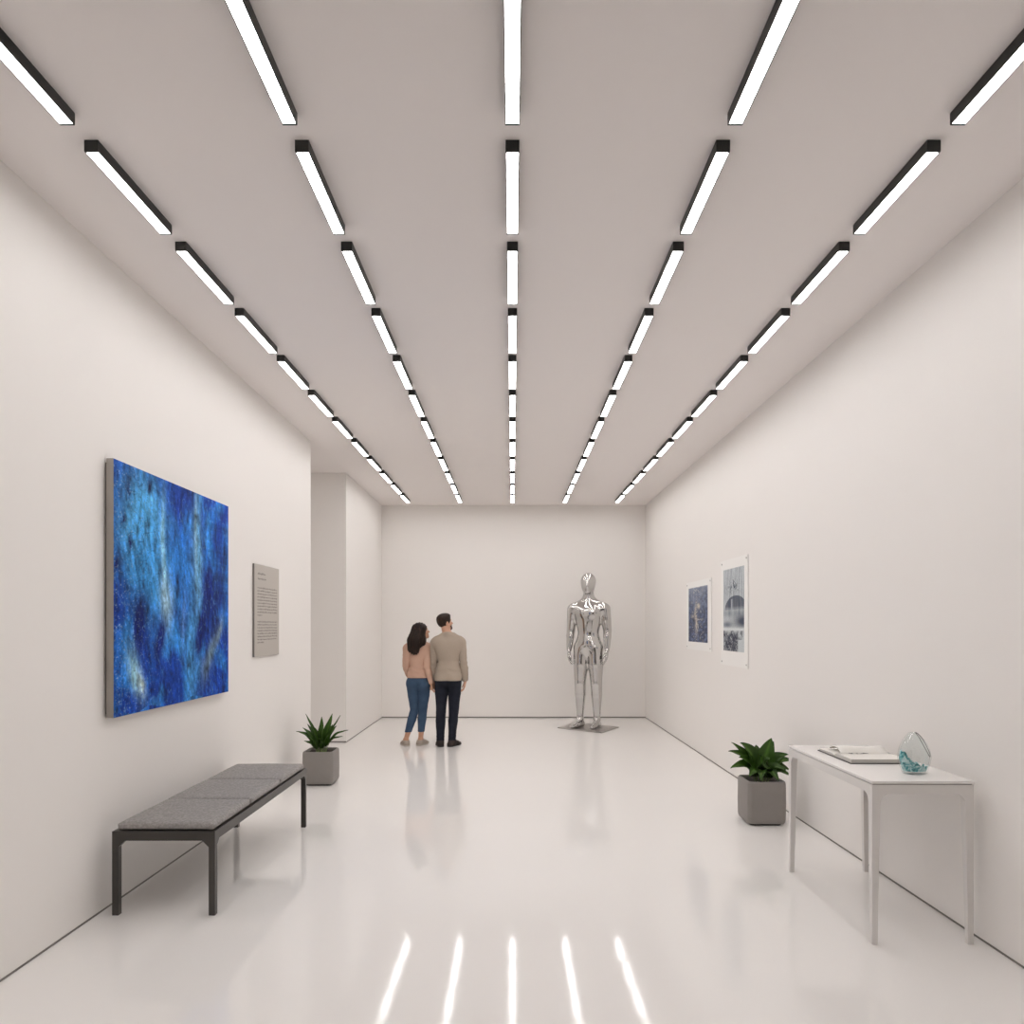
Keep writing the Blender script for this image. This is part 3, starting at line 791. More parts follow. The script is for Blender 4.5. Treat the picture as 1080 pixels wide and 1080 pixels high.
# left plant: upright strap leaves
hw = .158; pt = empty('potted_plant', 'upright strap-leaved plant in a grey square pot beyond the bench', 'potted plant', (-1.972, 7.464 + hw, 0))
make_pot(pt, hw, .343)
S1 = [(-.167, .02, .395, .030, .03, .8), (-.158, .05, .285, .040, .05, .7), (-.185, -.02, .255, .046, .06, .9), (-.258, .0, .215, .034, .11, .8), (-.160, -.06, .125, .040, .05, .7),
      (0.0, .03, .365, .062, .0, 1.0), (.118, .0, .40, .066, .0, 1.1), (.187, .06, .375, .028, .02, .8), (.172, -.05, .28, .052, .04, 1.0), (.275, .02, .225, .030, .11, .8),
      (.235, -.05, .17, .028, .09, .8), (.05, -.11, .30, .060, .03, 1.1), (-.07, -.09, .27, .058, .03, .8), (-.03, .10, .30, .055, .02, .7), (.09, .13, .27, .05, .03, .7), (-.11, .14, .24, .045, .05, .7), (.02, -.16, .17, .045, .07, .9), (-.10, -.13, .18, .042, .06, .8), (.11, -.10, .20, .044, .05, .9)]
leaves(pt, S1, .315, .16)
# right plant: broad arching leaves
pt = empty('potted_plant', 'broad-leaved bushy plant in a grey square pot beside the white table', 'potted plant', (2.062, 5.969 + hw, 0))
make_pot(pt, hw, .357)
S2 = [(-.235, .05, .315, .045, .08, .8), (-.190, -.04, .325, .085, .12, 1.0), (-.275, .0, .25, .060, .13, .9), (-.215, -.09, .215, .085, .09, 1.0), (-.275, -.06, .12, .065, .15, 1.15),
      (.085, .0, .36, .105, .04, 1.2), (.12, .05, .325, .085, .03, .9), (.215, -.02, .225, .070, .13, 1.0), (.235, -.08, .185, .060, .14, 1.0), (.215, -.05, .10, .065, .16, .9), (.22, -.10, .055, .050, .14, .9),
      (-.06, -.17, .045, .065, .17, 1.0), (.08, -.18, .04, .060, .17, .9), (-.15, -.15, .07, .065, .16, 1.1), (.02, -.13, .20, .085, .10, 1.0), (-.08, .05, .30, .08, .05, .8), (.0, .14, .28, .08, .05, .8),
      (-.13, .15, .2, .07, .1, .8), (.15, .16, .2, .07, .1, .8), (-.05, -.12, .24, .08, .08, .95), (.15, -.14, .12, .06, .13, 1.0), (.0, -.08, .12, .06, .1, .8)]
leaves(pt, [(a, b, c, d * 1.22, e, f) for a, b, c, d, e, f in S2], .33, .12, fold=.3)

# ------------------------------------------------------------------ figures
def V3(*a): return np.array(a, float)
def hand(wrist, d, palm, side, S, curl, thumb_out=.9):
    """wrist pos; d finger direction; palm: unit vector palm faces; side: unit vector towards the thumb"""
    d, palm, side = [np.array(v, float) / np.linalg.norm(v) for v in (d, palm, side)]
    pr = []; L = .088 * S
    lats = [.031, .0105, -.010, -.029]; ln = [.92, 1.0, .94, .76]
    for q in range(4):
        kn = wrist + d * L * (1 - .06 * abs(q - 1)) + side * lats[q] * S
        pr.append(cap(wrist + side * lats[q] * S * .45 + d * .006, kn, .0155 * S, .0115 * S, k=.012 * S))
        p = kn; ang = 0
        for sg, (l, r0, r1) in enumerate(((.042, .0092, .0084), (.027, .0084, .0076), (.021, .0076, .0066))):
            ang += curl[sg] * (1 + .12 * q)
            dr = d * math.cos(ang) + palm * math.sin(ang)
            nx = p + dr * l * ln[q] * S
            pr.append(cap(p, nx, r0 * S, r1 * S, k=.003)); p = nx
    b = wrist + d * .022 * S + side * .020 * S
    m1 = b + (d * .62 + side * thumb_out * .62 + palm * .35) * .044 * S
    m2 = m1 + (d * .85 + side * .28 + palm * .35) * .034 * S
    m3 = m2 + (d * .92 + palm * .35) * .026 * S
    pr += [cap(b, m1, .0165 * S, .0115 * S, k=.012 * S), cap(m1, m2, .0112 * S, .0095 * S, k=.004), cap(m2, m3, .0095 * S, .0075 * S, k=.003)]
    return pr

def rotm(yaw, pitch, roll=0):
    return np.array((Matrix.Rotation(yaw, 3, 'Z') @ Matrix.Rotation(pitch, 3, 'X') @ Matrix.Rotation(roll, 3, 'Y')))

def head_prims(c, R, S, detail=True, female=False):
    def P(x, y, z): return c + R @ (V3(x, y, z) * S)
    j = .93 if female else 1.0
    pr = [ell(P(0, -.018, .028), V3(.074, .092, .088) * S, R, k=.02), ell(P(0, .022, -.030), V3(.060 * j, .068, .084) * S, R, k=.03),
          cap(P(0, .050, -.085), P(0, .066, -.098), .030 * S * j, .022 * S, k=.02),
          cap(P(-.042 * j, .0, -.070), P(0, .058, -.092), .020 * S, .020 * S, k=.02), cap(P(.042 * j, .0, -.070), P(0, .058, -.092), .020 * S, .020 * S, k=.02)]
    if detail:
        pr += [cap(P(0, .084, .004), P(0, .108, -.036), .007 * S, .0115 * S, k=.010), cap(P(-.011, .092, -.042), P(.011, .092, -.042), .009 * S, .009 * S, k=.008),
               cap(P(-.038, .074, .020), P(.038, .074, .020), .010 * S, .010 * S, k=.014),
               cap(P(-.018, .080, -.066), P(.018, .080, -.066), .0075 * S, .0075 * S, k=.006), cap(P(-.015, .078, -.074), P(.015, .078, -.074), .008 * S, .008 * S, k=.006),
               cap(P(-.033, .066, -.030), P(-.045, .050, -.036), .018 * S, .016 * S, k=.014), cap(P(.033, .066, -.030), P(.045, .050, -.036), .018 * S, .016 * S, k=.014)]
        for s in (-1, 1):
            pr += [ell(P(s * .073, -.008, -.018), V3(.009, .019, .031) * S, R, k=.006), ell(P(s * .072, .002, -.03), V3(.008, .012, .014) * S, R, k=.005)]
    return pr

def leg_prims(hip, knee, ankle, fd, S, foot_len=1.0, w=1.0):
    """fd: foot direction (x,y) unit"""
    fd = np.array([fd[0], fd[1], 0.0]); fd /= np.linalg.norm(fd)
    back = V3(0, -1, 0)
    cf = knee + (ankle - knee) * .30 + back * .014 * S
    th = hip + (knee - hip) * .42 + V3(0, .008, 0) * S
    A = [cap(hip, th, .092 * S * w, .083 * S * w, k=.008), cap(th, knee, .083 * S * w, .058 * S, k=.008), cap(knee, cf, .058 * S, .057 * S, k=.008), cap(cf, ankle, .057 * S, .037 * S, k=.008),
         cap(ankle, ankle + V3(0, 0, -.03) * S, .037 * S, .035 * S, k=.01)]
    g0 = np.array([ankle[0], ankle[1], 0.0])
    heel = g0 - fd * .045 * S + V3(0, 0, .032) * S; ball = g0 + fd * .105 * S + V3(0, 0, .026) * S; toe = g0 + fd * .165 * foot_len * S + V3(0, 0, .019) * S
    Ft = [cap(heel, ball, .031 * S, .034 * S, (1, 1, .85), k=.02), cap(ball, toe, .034 * S, .024 * S, (1, 1, .75), k=.02), cap(ankle + V3(0, 0, -.01) * S, ball, .034 * S, .024 * S, k=.025), cap(ankle, heel, .033 * S, .028 * S, k=.02)]
    return A, Ft

def torso_prims(S, z0, shx, w=1.0, female=False, lean=0.0):
    """z0: z-shift for pelvis"""
    def P(x, y, z): return V3(x, y, z) * S + V3(lean * (z - .95), 0, 0) * S + V3(0, 0, z0)
    if female:
        pr = [ell(P(0, 0, 1.28), V3(.135, .10, .17) * S, k=.03), ell(P(0, .0, 1.09), V3(.112, .085, .15) * S, k=.04), ell(P(0, -.005, .945), V3(.160, .112, .115) * S, k=.04),
              cap(P(-.08, -.045, .90), P(-.08, -.045, .91), .083 * S, .08 * S, k=.03), cap(P(.08, -.045, .90), P(.08, -.045, .91), .083 * S, .08 * S, k=.03),
              ell(P(-.06, .085, 1.29), V3(.055, .05, .055) * S, k=.03), ell(P(.06, .085, 1.29), V3(.055, .05, .055) * S, k=.03)]
    else:
        pr = [ell(P(0, 0, 1.30), V3(.168 * w, .115, .20) * S, k=.03), ell(P(0, .005, 1.08), V3(.140 * w, .098, .17) * S, k=.04), ell(P(0, -.005, .95), V3(.158, .112, .12) * S, k=.04),
              cap(P(-.078, -.045, .91), P(-.078, -.045, .92), .082 * S, .08 * S, k=.03), cap(P(.078, -.045, .91), P(.078, -.045, .92), .082 * S, .08 * S, k=.03),
              ell(P(-.075, .062, 1.36), V3(.085, .055, .065) * S, k=.03), ell(P(.075, .062, 1.36), V3(.085, .055, .065) * S, k=.03),
              ell(P(-.085, -.055, 1.36), V3(.08, .05, .10) * S, k=.03), ell(P(.085, -.055, 1.36), V3(.08, .05, .10) * S, k=.03)]
    sx = shx
    pr += [cap(P(-sx * .82, -.012, 1.430), P(sx * .82, -.012, 1.430), .056 * S, .056 * S, k=.04),
           cap(P(0, -.018, 1.535), P(-sx * .72, -.012, 1.450), .046 * S, .042 * S, k=.03), cap(P(0, -.018, 1.535), P(sx * .72, -.012, 1.450), .046 * S, .042 * S, k=.03)]
    return pr

def arm_prims(sh, el, wr_, S, w=1.0):
    d = el - sh; e = wr_ - el
    return [cap(sh, sh + d * .35, .066 * S * w, .058 * S * w, k=.008), cap(sh + d * .35, el, .058 * S * w, .046 * S * w, k=.008),
            cap(el, el + e * .28, .046 * S * w, .045 * S * w, k=.008), cap(el + e * .28, wr_, .045 * S * w, .028 * S, k=.008)]

def join_groups(g, groups, zsh, k_hi=.035, k_lo=.004, zone=.14):
    """groups[0]=torso+legs; others are arms blended wide only near the shoulder"""
    F = groups[0]
    kk = k_lo + (k_hi - k_lo) * np.clip((g.Z - (zsh - zone)) / (zone * .6), 0, 1)
    for A in groups[1:]: F = smin(F, A, kk)
    return F

# ---- man ---------------------------------------------------------------
def eyes(root_obj, c, R, S):
    for s in (-1, 1):
        p = c + R @ (V3(s * .030, .070, .002) * S)
        bm = bmesh.new(); bmesh.ops.create_uvsphere(bm, u_segments=14, v_segments=10, radius=.0125 * S, matrix=Matrix.Translation(p))
        e = obj('eye', bm, M['eye'], root_obj, smooth=True)
        p2 = c + R @ (V3(s * .030, .0775, .002) * S)
        bm = bmesh.new(); bmesh.ops.create_uvsphere(bm, u_segments=10, v_segments=8, radius=.0062 * S, matrix=Matrix.Translation(p2))
        obj('iris', bm, M['iris'], e, smooth=True)

def shoe_parts(root, g, ft, ank, fd, S, mu, ms, top, off=.009):
    gg = Grid((ank[0] - .24, ank[1] - .24, -.004), (ank[0] + .24, ank[1] + .24, .16), .004)
    F = gg.add(gg.new(), ft + [cap((ank[0], ank[1], .05), (ank[0], ank[1], top + .03), .040 * S, .036 * S, k=.02)], .02, off)
    U = smax(smax(F, gg.Z - top + 0 * F, .004), .0145 - gg.Z + 0 * F, .003)
    o = implicit('shoe', gg, U, mu, root)
    F2 = gg.add(gg.new(), ft, .02, off + .002)
    # sole: footprint of the shoe at z~.025 extended down
    zi = int(round((.026 + .004) / gg.h)); foot = F2[:, :, zi][:, :, None] + 0 * F2
    Sx = smax(smax(foot, gg.Z - .0145 + 0 * F2, .002), .0005 - gg.Z + 0 * F2, .002)
    implicit('sole', gg, Sx, ms, o)

def ripple(g, seeds, amp, zfreq, zlo=None, zhi=None):
    r = np.random.default_rng(seeds); out = 0
    for q in range(7):
        a = r.normal(size=3) * np.array([7, 7, zfreq]); ph = r.uniform(0, 6.28)
        out = out + np.sin(a[0] * g.X + a[1] * g.Y + a[2] * g.Z + ph)
    return (out * amp / 4).astype(np.float32)

def build_man():
    mx = .00228
    def cr(x, y, dy=0.0): return V3((x - 415) * mx, dy, (945 - y) * mx)
    root = empty('person', 'man in taupe sweater and dark jeans seen from behind, holding the woman\'s hand', 'person', (-.863, 9.965, 0))
    S = 1.0
    head_c = V3(-.045, .015, 1.665); R = rotm(math.radians(-58), math.radians(12))
    LH, LK, LA = V3(-.090, 0, .905), cr(370, 745, .015), cr(368, 905, -.015)
    RH, RK, RA = V3(.085, 0, .905), cr(445, 745, .02), cr(437, 905, -.01)
    LA[2] = RA[2] = .09; 
    tor = torso_prims(S, -.02, .165, .95)
    la = [V3(-.178, -.01, 1.385), V3(-.200, .04, 1.12), V3(-.200, .09, .865)]
    ra = [V3(.170, -.01, 1.385), V3(.205, -.02, 1.12), V3(.222, .035, .875)]
    legL, ftL = leg_prims(LH, LK, LA, (-.25, 1), S); legR, ftR = leg_prims(RH, RK, RA, (.5, .87), S)
    neck = [cap((-.005, -.012, 1.45), head_c + V3(0, -.012, -.06), .060, .054, k=.03)]
    g = Grid((-.36, -.26, -.01), (.36, .26, 1.83), .004)
    A = g.add(g.new(), tor, .03, -.006); A = g.add(A, legL + legR, .03, -.004); A = g.add(A, ftL + ftR, .02, -.003)
    A = g.add(A, neck, .03); A = g.add(A, head_prims(head_c, R, .95), .02)
    Bl = g.add(g.new(), arm_prims(*la, S, .9), .02, -.003); Br = g.add(g.new(), arm_prims(*ra, S, .9), .02, -.003)
    dL = V3(.01, .12, -1); dR = V3(-.10, .15, -1)
    hl = hand(la[2], dL, (-.9, -.1, -.05), (0, 1, .1), 1.0, (.75, .8, .6), .5)
    hr = hand(ra[2], dR, (-1, .1, 0), (.05, 1, .15), 1.0, (.30, .42, .35))
    Bl = g.add(Bl, hl, .01); Br = g.add(Br, hr, .01)
    Fb = join_groups(g, [A, Bl, Br], 1.42)
    Fb = np.maximum(Fb, .004 - g.Z)
    body = implicit('body', g, Fb, M['skin2'], root)
    eyes(body, head_c, R, .95)
    # jeans
    gj = Grid((-.25, -.2, .03), (.25, .2, 1.03), .005)
    J = gj.add(gj.new(), [p for p in tor if p['t'] == 'e' and p['c'][2] < 1.12] + [p for p in tor if p['t'] == 'c' and p['a'][2] < 1.0], .04, .006)
    leg_off = .004
    JL = gj.add(gj.new(), legL, .03, leg_off); JR = gj.add(gj.new(), legR, .03, leg_off)
    kk = .004 + .03 * np.clip((gj.Z - .72) / .1, 0, 1)
    J = smin(J, smin(JL, JR, kk), .03)
    J = J - .006 * np.clip((.62 - gj.Z) / .4, 0, 1) + ripple(gj, 4, .0030, 22) * np.clip((.75 - gj.Z) / .2, .25, 1)
    J = J - .004 * np.abs(np.sin(gj.Z * 60)) * np.clip((.22 - gj.Z) / .1, 0, 1)
    J = smax(smax(J, gj.Z - .965 + 0 * J, .006), .072 - gj.Z + 0 * J, .006)
    jo = implicit('jeans', gj, J, M['jeans_m'], root)
    # back pockets
    for s in (-1, 1):
        pass
    # sweater
    gs = Grid((-.36, -.24, .80), (.36, .24, 1.58), .005)
    T_ = gs.add(gs.new(), tor, .04, .016)
    T_ = gs.add(T_, [ell((0, -.0, 1.0), (.168, .118, .14), k=.06), cap((-.006, -.014, 1.44), (-.012, -.012, 1.51), .066, .060, k=.03)], .05, .0)
    T_ = T_ + ripple(gs, 8, .0032, 16) * np.clip((1.35 - gs.Z) / .3, .2, 1) + (.0045 * np.sin((gs.Z + .25 * np.abs(gs.X)) * 75) * np.clip(1 - np.abs(gs.Z - 1.03) / .10, 0, 1)).astype(np.float32)
    T_ = smax(T_, .885 - gs.Z + 0 * T_, .008)
    T_ = smax(T_, gs.Z - 1.522 + .25 * gs.Y + 0 * T_, .006)
    outs = [T_]
    for a in (la, ra):
        pr = arm_prims(*a, S, .9)
        w2 = a[1] + (a[2] - a[1]) * .93
        pr[-1] = cap(pr[-1]['a'], w2, .046, .034, k=.02)
        q = gs.add(gs.new(), pr, .03, .011)
        fd = (a[2] - a[1]) / np.linalg.norm(a[2] - a[1])
        cut = (gs.X - w2[0]) * fd[0] + (gs.Y - w2[1]) * fd[1] + (gs.Z - w2[2]) * fd[2] - .012
        q = q + ripple(gs, 12, .003, 30) + .0025 * np.sin(gs.Z * 90 + gs.X * 40) * np.clip(1 - np.abs(gs.Z - a[1][2]) / .12, 0, 1)
        outs.append(smax(q.astype(np.float32), cut.astype(np.float32), .006))
    Fs = join_groups(gs, outs, 1.42, .05, .004, .16)
    so = implicit('sweater', gs, Fs, M['sweater_m'], root)
    # ribbed cuffs and collar and hem band as sub parts
    for a in (la, ra):
        w2 = a[1] + (a[2] - a[1]) * .93; fd = (a[2] - a[1]) / np.linalg.norm(a[2] - a[1])
        gc = Grid(w2 - .07, w2 + .07, .004)
        F = gc.add(gc.new(), [cap(w2 - fd * .03, w2 + fd * .03, .040, .037)], .01)
        s_ = (gc.X - w2[0]) * fd[0] + (gc.Y - w2[1]) * fd[1] + (gc.Z - w2[2]) * fd[2]
        F = smax(smax(F, s_ - .018, .004), -.020 - s_, .004)
        implicit('cuff', gc, F.astype(np.float32), M['sweater_m_rib'], so)
    # hair and beard
    gh = Grid(head_c - .17, head_c + .17, .0035)
    X, Y, Z = gh.X - head_c[0], gh.Y - head_c[1], gh.Z - head_c[2]
    lx, ly, lz = [R[0, i] * X + R[1, i] * Y + R[2, i] * Z for i in range(3)]
    hp = head_prims(head_c, R, .95, detail=False)
    F = gh.add(gh.new(), hp[:2], .03, .011)
    tilt = R @ V3(0, .03, .095)
    F = gh.add(F, [ell(head_c + R @ V3(0, .035, .080), (.056, .052, .036), R, k=.03), ell(head_c + R @ V3(0, -.03, .068), (.07, .075, .050), R, k=.03)], .02)
    F = F + .0022 * np.sin(lx * 210 + ly * 60) * np.sin(lz * 90 + ly * 150)
    F = smax(F, .756 * ly - .655 * lz - .030, .008)
    F = smax(F, -.085 - .55 * ly * 0 - lz - .25 * np.maximum(0, -ly) , .008)
    earcut = np.sqrt(((ly + .004) / .022) ** 2 + ((lz + .022) / .036) ** 2) - 1
    F = smax(F, -earcut * .02, .004)
    implicit('hair', gh, F.astype(np.float32), M['hair_m'], root)
    F = gh.add(gh.new(), hp[1:], .03, .0022)
    F = smax(F, lz + .040 - .35 * np.abs(lx) - .25 * np.maximum(0, .03 - ly), .006); F = smax(F, -.002 - ly, .006)
    mouth = np.sqrt((lx / .026) ** 2 + ((lz + .069) / .011) ** 2) - 1
    F = smax(F, -mouth * .01, .003)
    implicit('beard', gh, F.astype(np.float32), M['stubble'], root)
    shoe_parts(root, g, ftL, LA, None, 1.0, M['shoe_m'], M['sole_d'], .085); shoe_parts(root, g, ftR, RA, None, 1.0, M['shoe_m'], M['sole_d'], .085)

def build_woman():
    mx = .00230
    def cr(x, y, dy=0.0): return V3((x - 237) * mx, dy, (937 - y) * mx)
    root = empty('person', 'woman with long dark hair in blush sweater and blue jeans seen from behind', 'person', (-1.281, 10.06, 0))
    S = .925
    head_c = V3(.045, .02, 1.545); R = rotm(math.radians(-62), math.radians(14))
    LH, LK, LA = V3(-.078, 0, .83), cr(212, 735, .05), cr(168, 880, -.07)
    RH, RK, RA = V3(.082, 0, .83), cr(262, 735, .03), cr(252, 880, -.02)
    LA[2] = .085; RA[2] = .085
    tor = torso_prims(S, 0, .165, female=True)
    la = [V3(-.150, -.01, 1.300), V3(-.166, -.03, 1.08), V3(-.150, .10, .935)]
    ra = [V3(.130, -.01, 1.300), V3(.130, -.085, 1.06), V3(.190, -.085, .835)]
    legL, ftL = leg_prims(LH, LK, LA, (-.42, .9), S, w=.95); legR, ftR = leg_prims(RH, RK, RA, (.42, .9), S, w=.95)
    neck = [cap((.0, -.012, 1.36), head_c + V3(0, -.012, -.06), .048, .043, k=.03)]
    g = Grid((-.34, -.26, -.01), (.34, .30, 1.70), .004)
    A = g.add(g.new(), tor, .03, -.006); A = g.add(A, legL + legR, .03, -.004); A = g.add(A, ftL + ftR, .02, -.003)
    A = g.add(A, neck, .03); A = g.add(A, head_prims(head_c, R, .93, female=True), .02)
    Bl = g.add(g.new(), arm_prims(*la, S, .86), .02, -.003); Br = g.add(g.new(), arm_prims(*ra, S, .86), .02, -.003)
    Bl = g.add(Bl, hand(la[2], (.25, .8, -.5), (1, 0, -.2), (0, .4, .9), .9, (.35, .45, .35)), .01)
    Br = g.add(Br, hand(ra[2], (.10, -.05, -1), (1, .1, 0), (0, 1, .1), .9, (.55, .7, .5), .6), .01)
    Fb = join_groups(g, [A, Bl, Br], 1.30); Fb = np.maximum(Fb, .004 - g.Z)
    body = implicit('body', g, Fb, M['skin'], root)
    eyes(body, head_c, R, .93)
    gj = Grid((-.27, -.22, .10), (.27, .2, .98), .005)
    J = gj.add(gj.new(), [p for p in tor if (p['t'] == 'e' and p['c'][2] < 1.06) or (p['t'] == 'c' and p['a'][2] < .95)], .04, .004)
    JL = gj.add(gj.new(), legL, .03, .005); JR = gj.add(gj.new(), legR, .03, .005)
    kk = .004 + .025 * np.clip((gj.Z - .68) / .1, 0, 1)
    J = smin(J, smin(JL, JR, kk), .03) + ripple(gj, 14, .0022, 26) * np.clip((.70 - gj.Z) / .15, .2, 1)
    J = smax(smax(J, gj.Z - .935 + 0 * J, .006), .182 - gj.Z + 0 * J, .004)
    implicit('jeans', gj, J, M['jeans_w'], root)
    gs = Grid((-.32, -.22, .80), (.32, .24, 1.46), .005)
    T_ = gs.add(gs.new(), tor, .04, .011)
    T_ = gs.add(T_, [ell((-.004, -.0, .97), (.142, .112, .12), k=.06), cap((0, -.014, 1.35), (0.0, -.012, 1.40), .058, .054, k=.03)], .05)
    T_ = T_ + ripple(gs, 18, .0028, 20) * np.clip((1.28 - gs.Z) / .3, .2, 1) + (.005 * np.sin((gs.Z + .3 * gs.X) * 80) * np.clip(1 - np.abs(gs.Z - 1.03) / .09, 0, 1)).astype(np.float32)
    T_ = smax(T_, .915 - gs.Z + 0 * T_, .008); T_ = smax(T_, gs.Z - 1.405 + .2 * gs.Y + 0 * T_, .006)
    outs = [T_]
    for a in (la, ra):
        pr = arm_prims(*a, S, .86); w2 = a[1] + (a[2] - a[1]) * .94
        pr[-1] = cap(pr[-1]['a'], w2, .036, .027, k=.02)
        q = gs.add(gs.new(), pr, .03, .008); fd = (a[2] - a[1]) / np.linalg.norm(a[2] - a[1])
        cut = (gs.X - w2[0]) * fd[0] + (gs.Y - w2[1]) * fd[1] + (gs.Z - w2[2]) * fd[2] - .01
        q = q + ripple(gs, 22, .002, 30)
        outs.append(smax(q.astype(np.float32), cut.astype(np.float32), .006))
    implicit('sweater', gs, join_groups(gs, outs, 1.30, .045, .004, .15), M['sweater_w'], root)
    # long hair
    gh = Grid((-.22, -.26, 1.14), (.24, .17, 1.70), .004)
    X, Y, Z = gh.X - head_c[0], gh.Y - head_c[1], gh.Z - head_c[2]
    lx, ly, lz = [R[0, i] * X + R[1, i] * Y + R[2, i] * Z for i in range(3)]
    hp = head_prims(head_c, R, .93, detail=False, female=True)
    F = gh.add(gh.new(), hp[:2], .03, .016)
    F = smax(F, .80 * ly - .60 * lz - .030, .010)
    F = gh.add(F, [cap((.0, -.04, 1.56), (-.035, -.085, 1.42), .090, .095, (1, .75, 1), k=.05), cap((-.035, -.085, 1.42), (-.040, -.112, 1.28), .098, .062, (1, .55, 1), k=.04),
                   cap((-.07, -.085, 1.40), (-.085, -.105, 1.30), .06, .04, (1, .6, 1), k=.04), cap((-.02, -.10, 1.36), (-.035, -.115, 1.265), .06, .038, (1, .55, 1), k=.03),
                   cap((.03, -.05, 1.47), (.055, -.07, 1.40), .065, .055, (1, .6, 1), k=.04), cap((.075, .0, 1.44), (.10, -.03, 1.37), .035, .02, k=.04)], .03)
    F = F + .0022 * np.sin((gh.X + .05 * np.sin(gh.Z * 6)) * 170) + .0012 * np.sin(gh.X * 350 + gh.Z * 5)
    F = np.maximum(F, (1.235 + .5 * np.maximum(0, np.abs(gh.X + .035) - .02) + .008 * np.sin(gh.X * 190) - gh.Z).astype(np.float32))
    implicit('hair', gh, F.astype(np.float32), M['hair_w'], root)
    shoe_parts(root, g, ftL, LA, None, S, M['shoe_w'], M['sole'], .075); shoe_parts(root, g, ftR, RA, None, S, M['shoe_w'], M['sole'], .075)

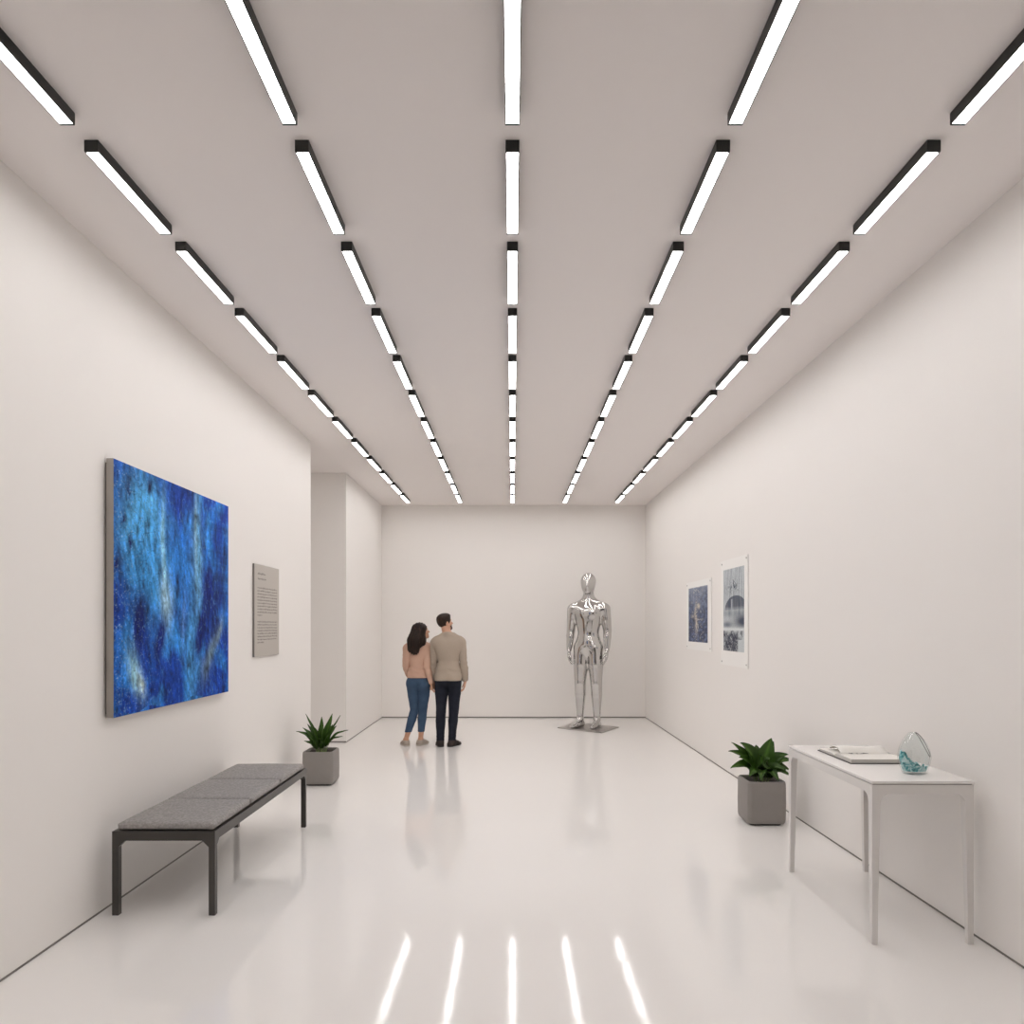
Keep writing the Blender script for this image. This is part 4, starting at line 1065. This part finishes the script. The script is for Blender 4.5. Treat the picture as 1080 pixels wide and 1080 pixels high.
def build_statue():
    S = 1.365
    root = empty('mannequin_statue', 'tall polished chrome faceless human statue on a square metal base plate', 'statue', (1.205, 11.72, 0), 0)
    bm = bmesh.new()
    pts = [(.7125 - 1.205, 11.70 - 11.72), (1.345 - 1.205, 11.15 - 11.72), (1.70 - 1.205, 11.78 - 11.72), (1.06 - 1.205, 12.33 - 11.72)]
    prism(bm, pts, 0, .012); obj('base_plate', bm, M['plate'], root, bevel=.002)
    def sc(*a): return V3(*a) * S
    head_c = sc(0, .012, 1.672); R = rotm(math.radians(6), math.radians(-3))
    g = Grid(sc(-.36, -.22, -.002), sc(.36, .26, 1.84), .0055)
    def clipf(F): return np.minimum(F, .06)
    def E(c, r, k=.08): return ell(sc(*c), V3(*r) * S, k=k)
    def C(a, b, ra, rb, k=.008, s=(1, 1, 1)): return cap(sc(*a), sc(*b), ra * S, rb * S, s, k=k)
    A = g.add(g.new(), [E((0, 0, 1.30), (.160, .115, .20)), E((0, .0, 1.10), (.122, .092, .17), .10), E((0, -.005, .955), (.158, .110, .13), .10),
                        C((-.135, -.008, 1.392), (.135, -.008, 1.392), .060, .060, .06), C((0, -.012, 1.50), (-.12, -.01, 1.41), .050, .046, .05), C((0, -.012, 1.50), (.12, -.01, 1.41), .050, .046, .05),
                        E((-.062, .058, 1.335), (.080, .050, .070), .05), E((.062, .058, 1.335), (.080, .050, .070), .05),
                        C((-.075, -.045, .92), (-.075, -.045, .93), .078, .078, .04), C((.075, -.045, .92), (.075, -.045, .93), .078, .078, .04)], .08)
    def leg(s, kx, ax, fd):
        hip, knee, ank = (s * .080, .004, .91), (s * kx, .016, .52), (s * ax, -.014, .10)
        mid = (s * (.080 * .6 + kx * .4), .014, .745); calf = (s * (kx * .7 + ax * .3), -.006, .385)
        pr = [C(hip, mid, .096, .090), C(mid, knee, .090, .067), C(knee, calf, .067, .063), C(calf, ank, .063, .037), C(ank, (ank[0], ank[1], .06), .037, .037)]
        _, ft = leg_prims(sc(*hip), sc(*knee), sc(*ank), fd, S * 1.12)
        return pr, ft
    legR, ftR = leg(1, .096, .104, (.25, 1)); legL, ftL = leg(-1, .096, .096, (.08, 1))
    LL_ = g.add(g.add(g.new(), legL), ftL, .03); LR_ = g.add(g.add(g.new(), legR), ftR, .03)
    kk = .006 + .05 * np.clip((g.Z - 1.02) / .15, 0, 1)
    A = smin(A, smin(LL_, LR_, kk), .05)
    A = g.add(A, [cap(sc(0, -.010, 1.46), head_c + sc(0, -.008, -.06), .060 * S, .056 * S, k=.06)], .03)
    def P(x, y, z): return head_c + R @ (V3(x, y, z) * S)
    def EH(c, r, k=.03): return ell(P(*c), V3(*r) * S, R, k=k)
    A = g.add(A, [EH((0, -.008, .022), (.090, .106, .100)), EH((0, .018, -.034), (.078, .086, .090)), cap(P(0, .050, -.078), P(0, .060, -.088), .040 * S, .034 * S, k=.04),
                  cap(P(0, .088, .030), P(0, .104, -.030), .007 * S, .011 * S, k=.045)], .04)
    arms = []; hands = []
    for s in (1, -1):
        sh, el, wr_ = (s * .188, -.010, 1.372), (s * .218, -.022, 1.13), (s * .226, .030, .90)
        a = [sc(*sh), sc(*el), sc(*wr_)]
        fm = tuple(el[i] + (wr_[i] - el[i]) * .3 for i in range(3))
        um = tuple((sh[i] + el[i]) / 2 for i in range(3))
        arms.append(g.add(g.new(), [C(sh, um, .070, .060), C(um, el, .060, .050), C(el, fm, .050, .048), C(fm, wr_, .048, .030)], .01))
        hands += hand(a[2], (-s * .04, .10, -1), (-s, .0, -.05), (0, 1, .1), S, (.20, .22, .20), .35)
    Fs = blur(clipf(join_groups(g, [A] + arms, 1.40 * S, .07, .005, .20)), 10)
    Fs = g.add(Fs, hands, .015)
    Fs = smax(Fs, .004 - g.Z + 0 * Fs, .006)
    f = implicit('chrome_figure', g, Fs, M['chrome'], root, smooth=10)
    f.rotation_euler.z = math.radians(180 - 20); f.location = (0, 0, .0115 - .004)

build_man(); build_woman(); build_statue()

# ------------------------------------------------------------------ world, camera, colour management
w_ = bpy.data.worlds.new('World'); bpy.context.scene.world = w_; w_.use_nodes = True
w_.node_tree.nodes['Background'].inputs[0].default_value = (.9, .88, .86, 1); w_.node_tree.nodes['Background'].inputs[1].default_value = .1
cd = bpy.data.cameras.new('camera'); co = bpy.data.objects.new('camera', cd); COL.objects.link(co)
cd.sensor_width = 36; cd.lens = F_PX / 1080 * 36; cd.shift_y = 120 / 1080; cd.shift_x = -.5 / 1080
cd.clip_start = .05; cd.clip_end = 100
co.location = (0, 0, CAM); co.rotation_euler = (PI / 2, 0, 0)
sc = bpy.context.scene; sc.camera = co
sc.view_settings.view_transform = 'Standard'; sc.view_settings.look = 'None'; sc.view_settings.exposure = 0; sc.view_settings.gamma = 1
sc.cycles.use_denoising = True; sc.cycles.max_bounces = 12; sc.cycles.diffuse_bounces = 8; sc.cycles.glossy_bounces = 6
sc.cycles.transmission_bounces = 10; sc.cycles.sample_clamp_indirect = 8; sc.cycles.caustics_reflective = False; sc.cycles.caustics_refractive = False
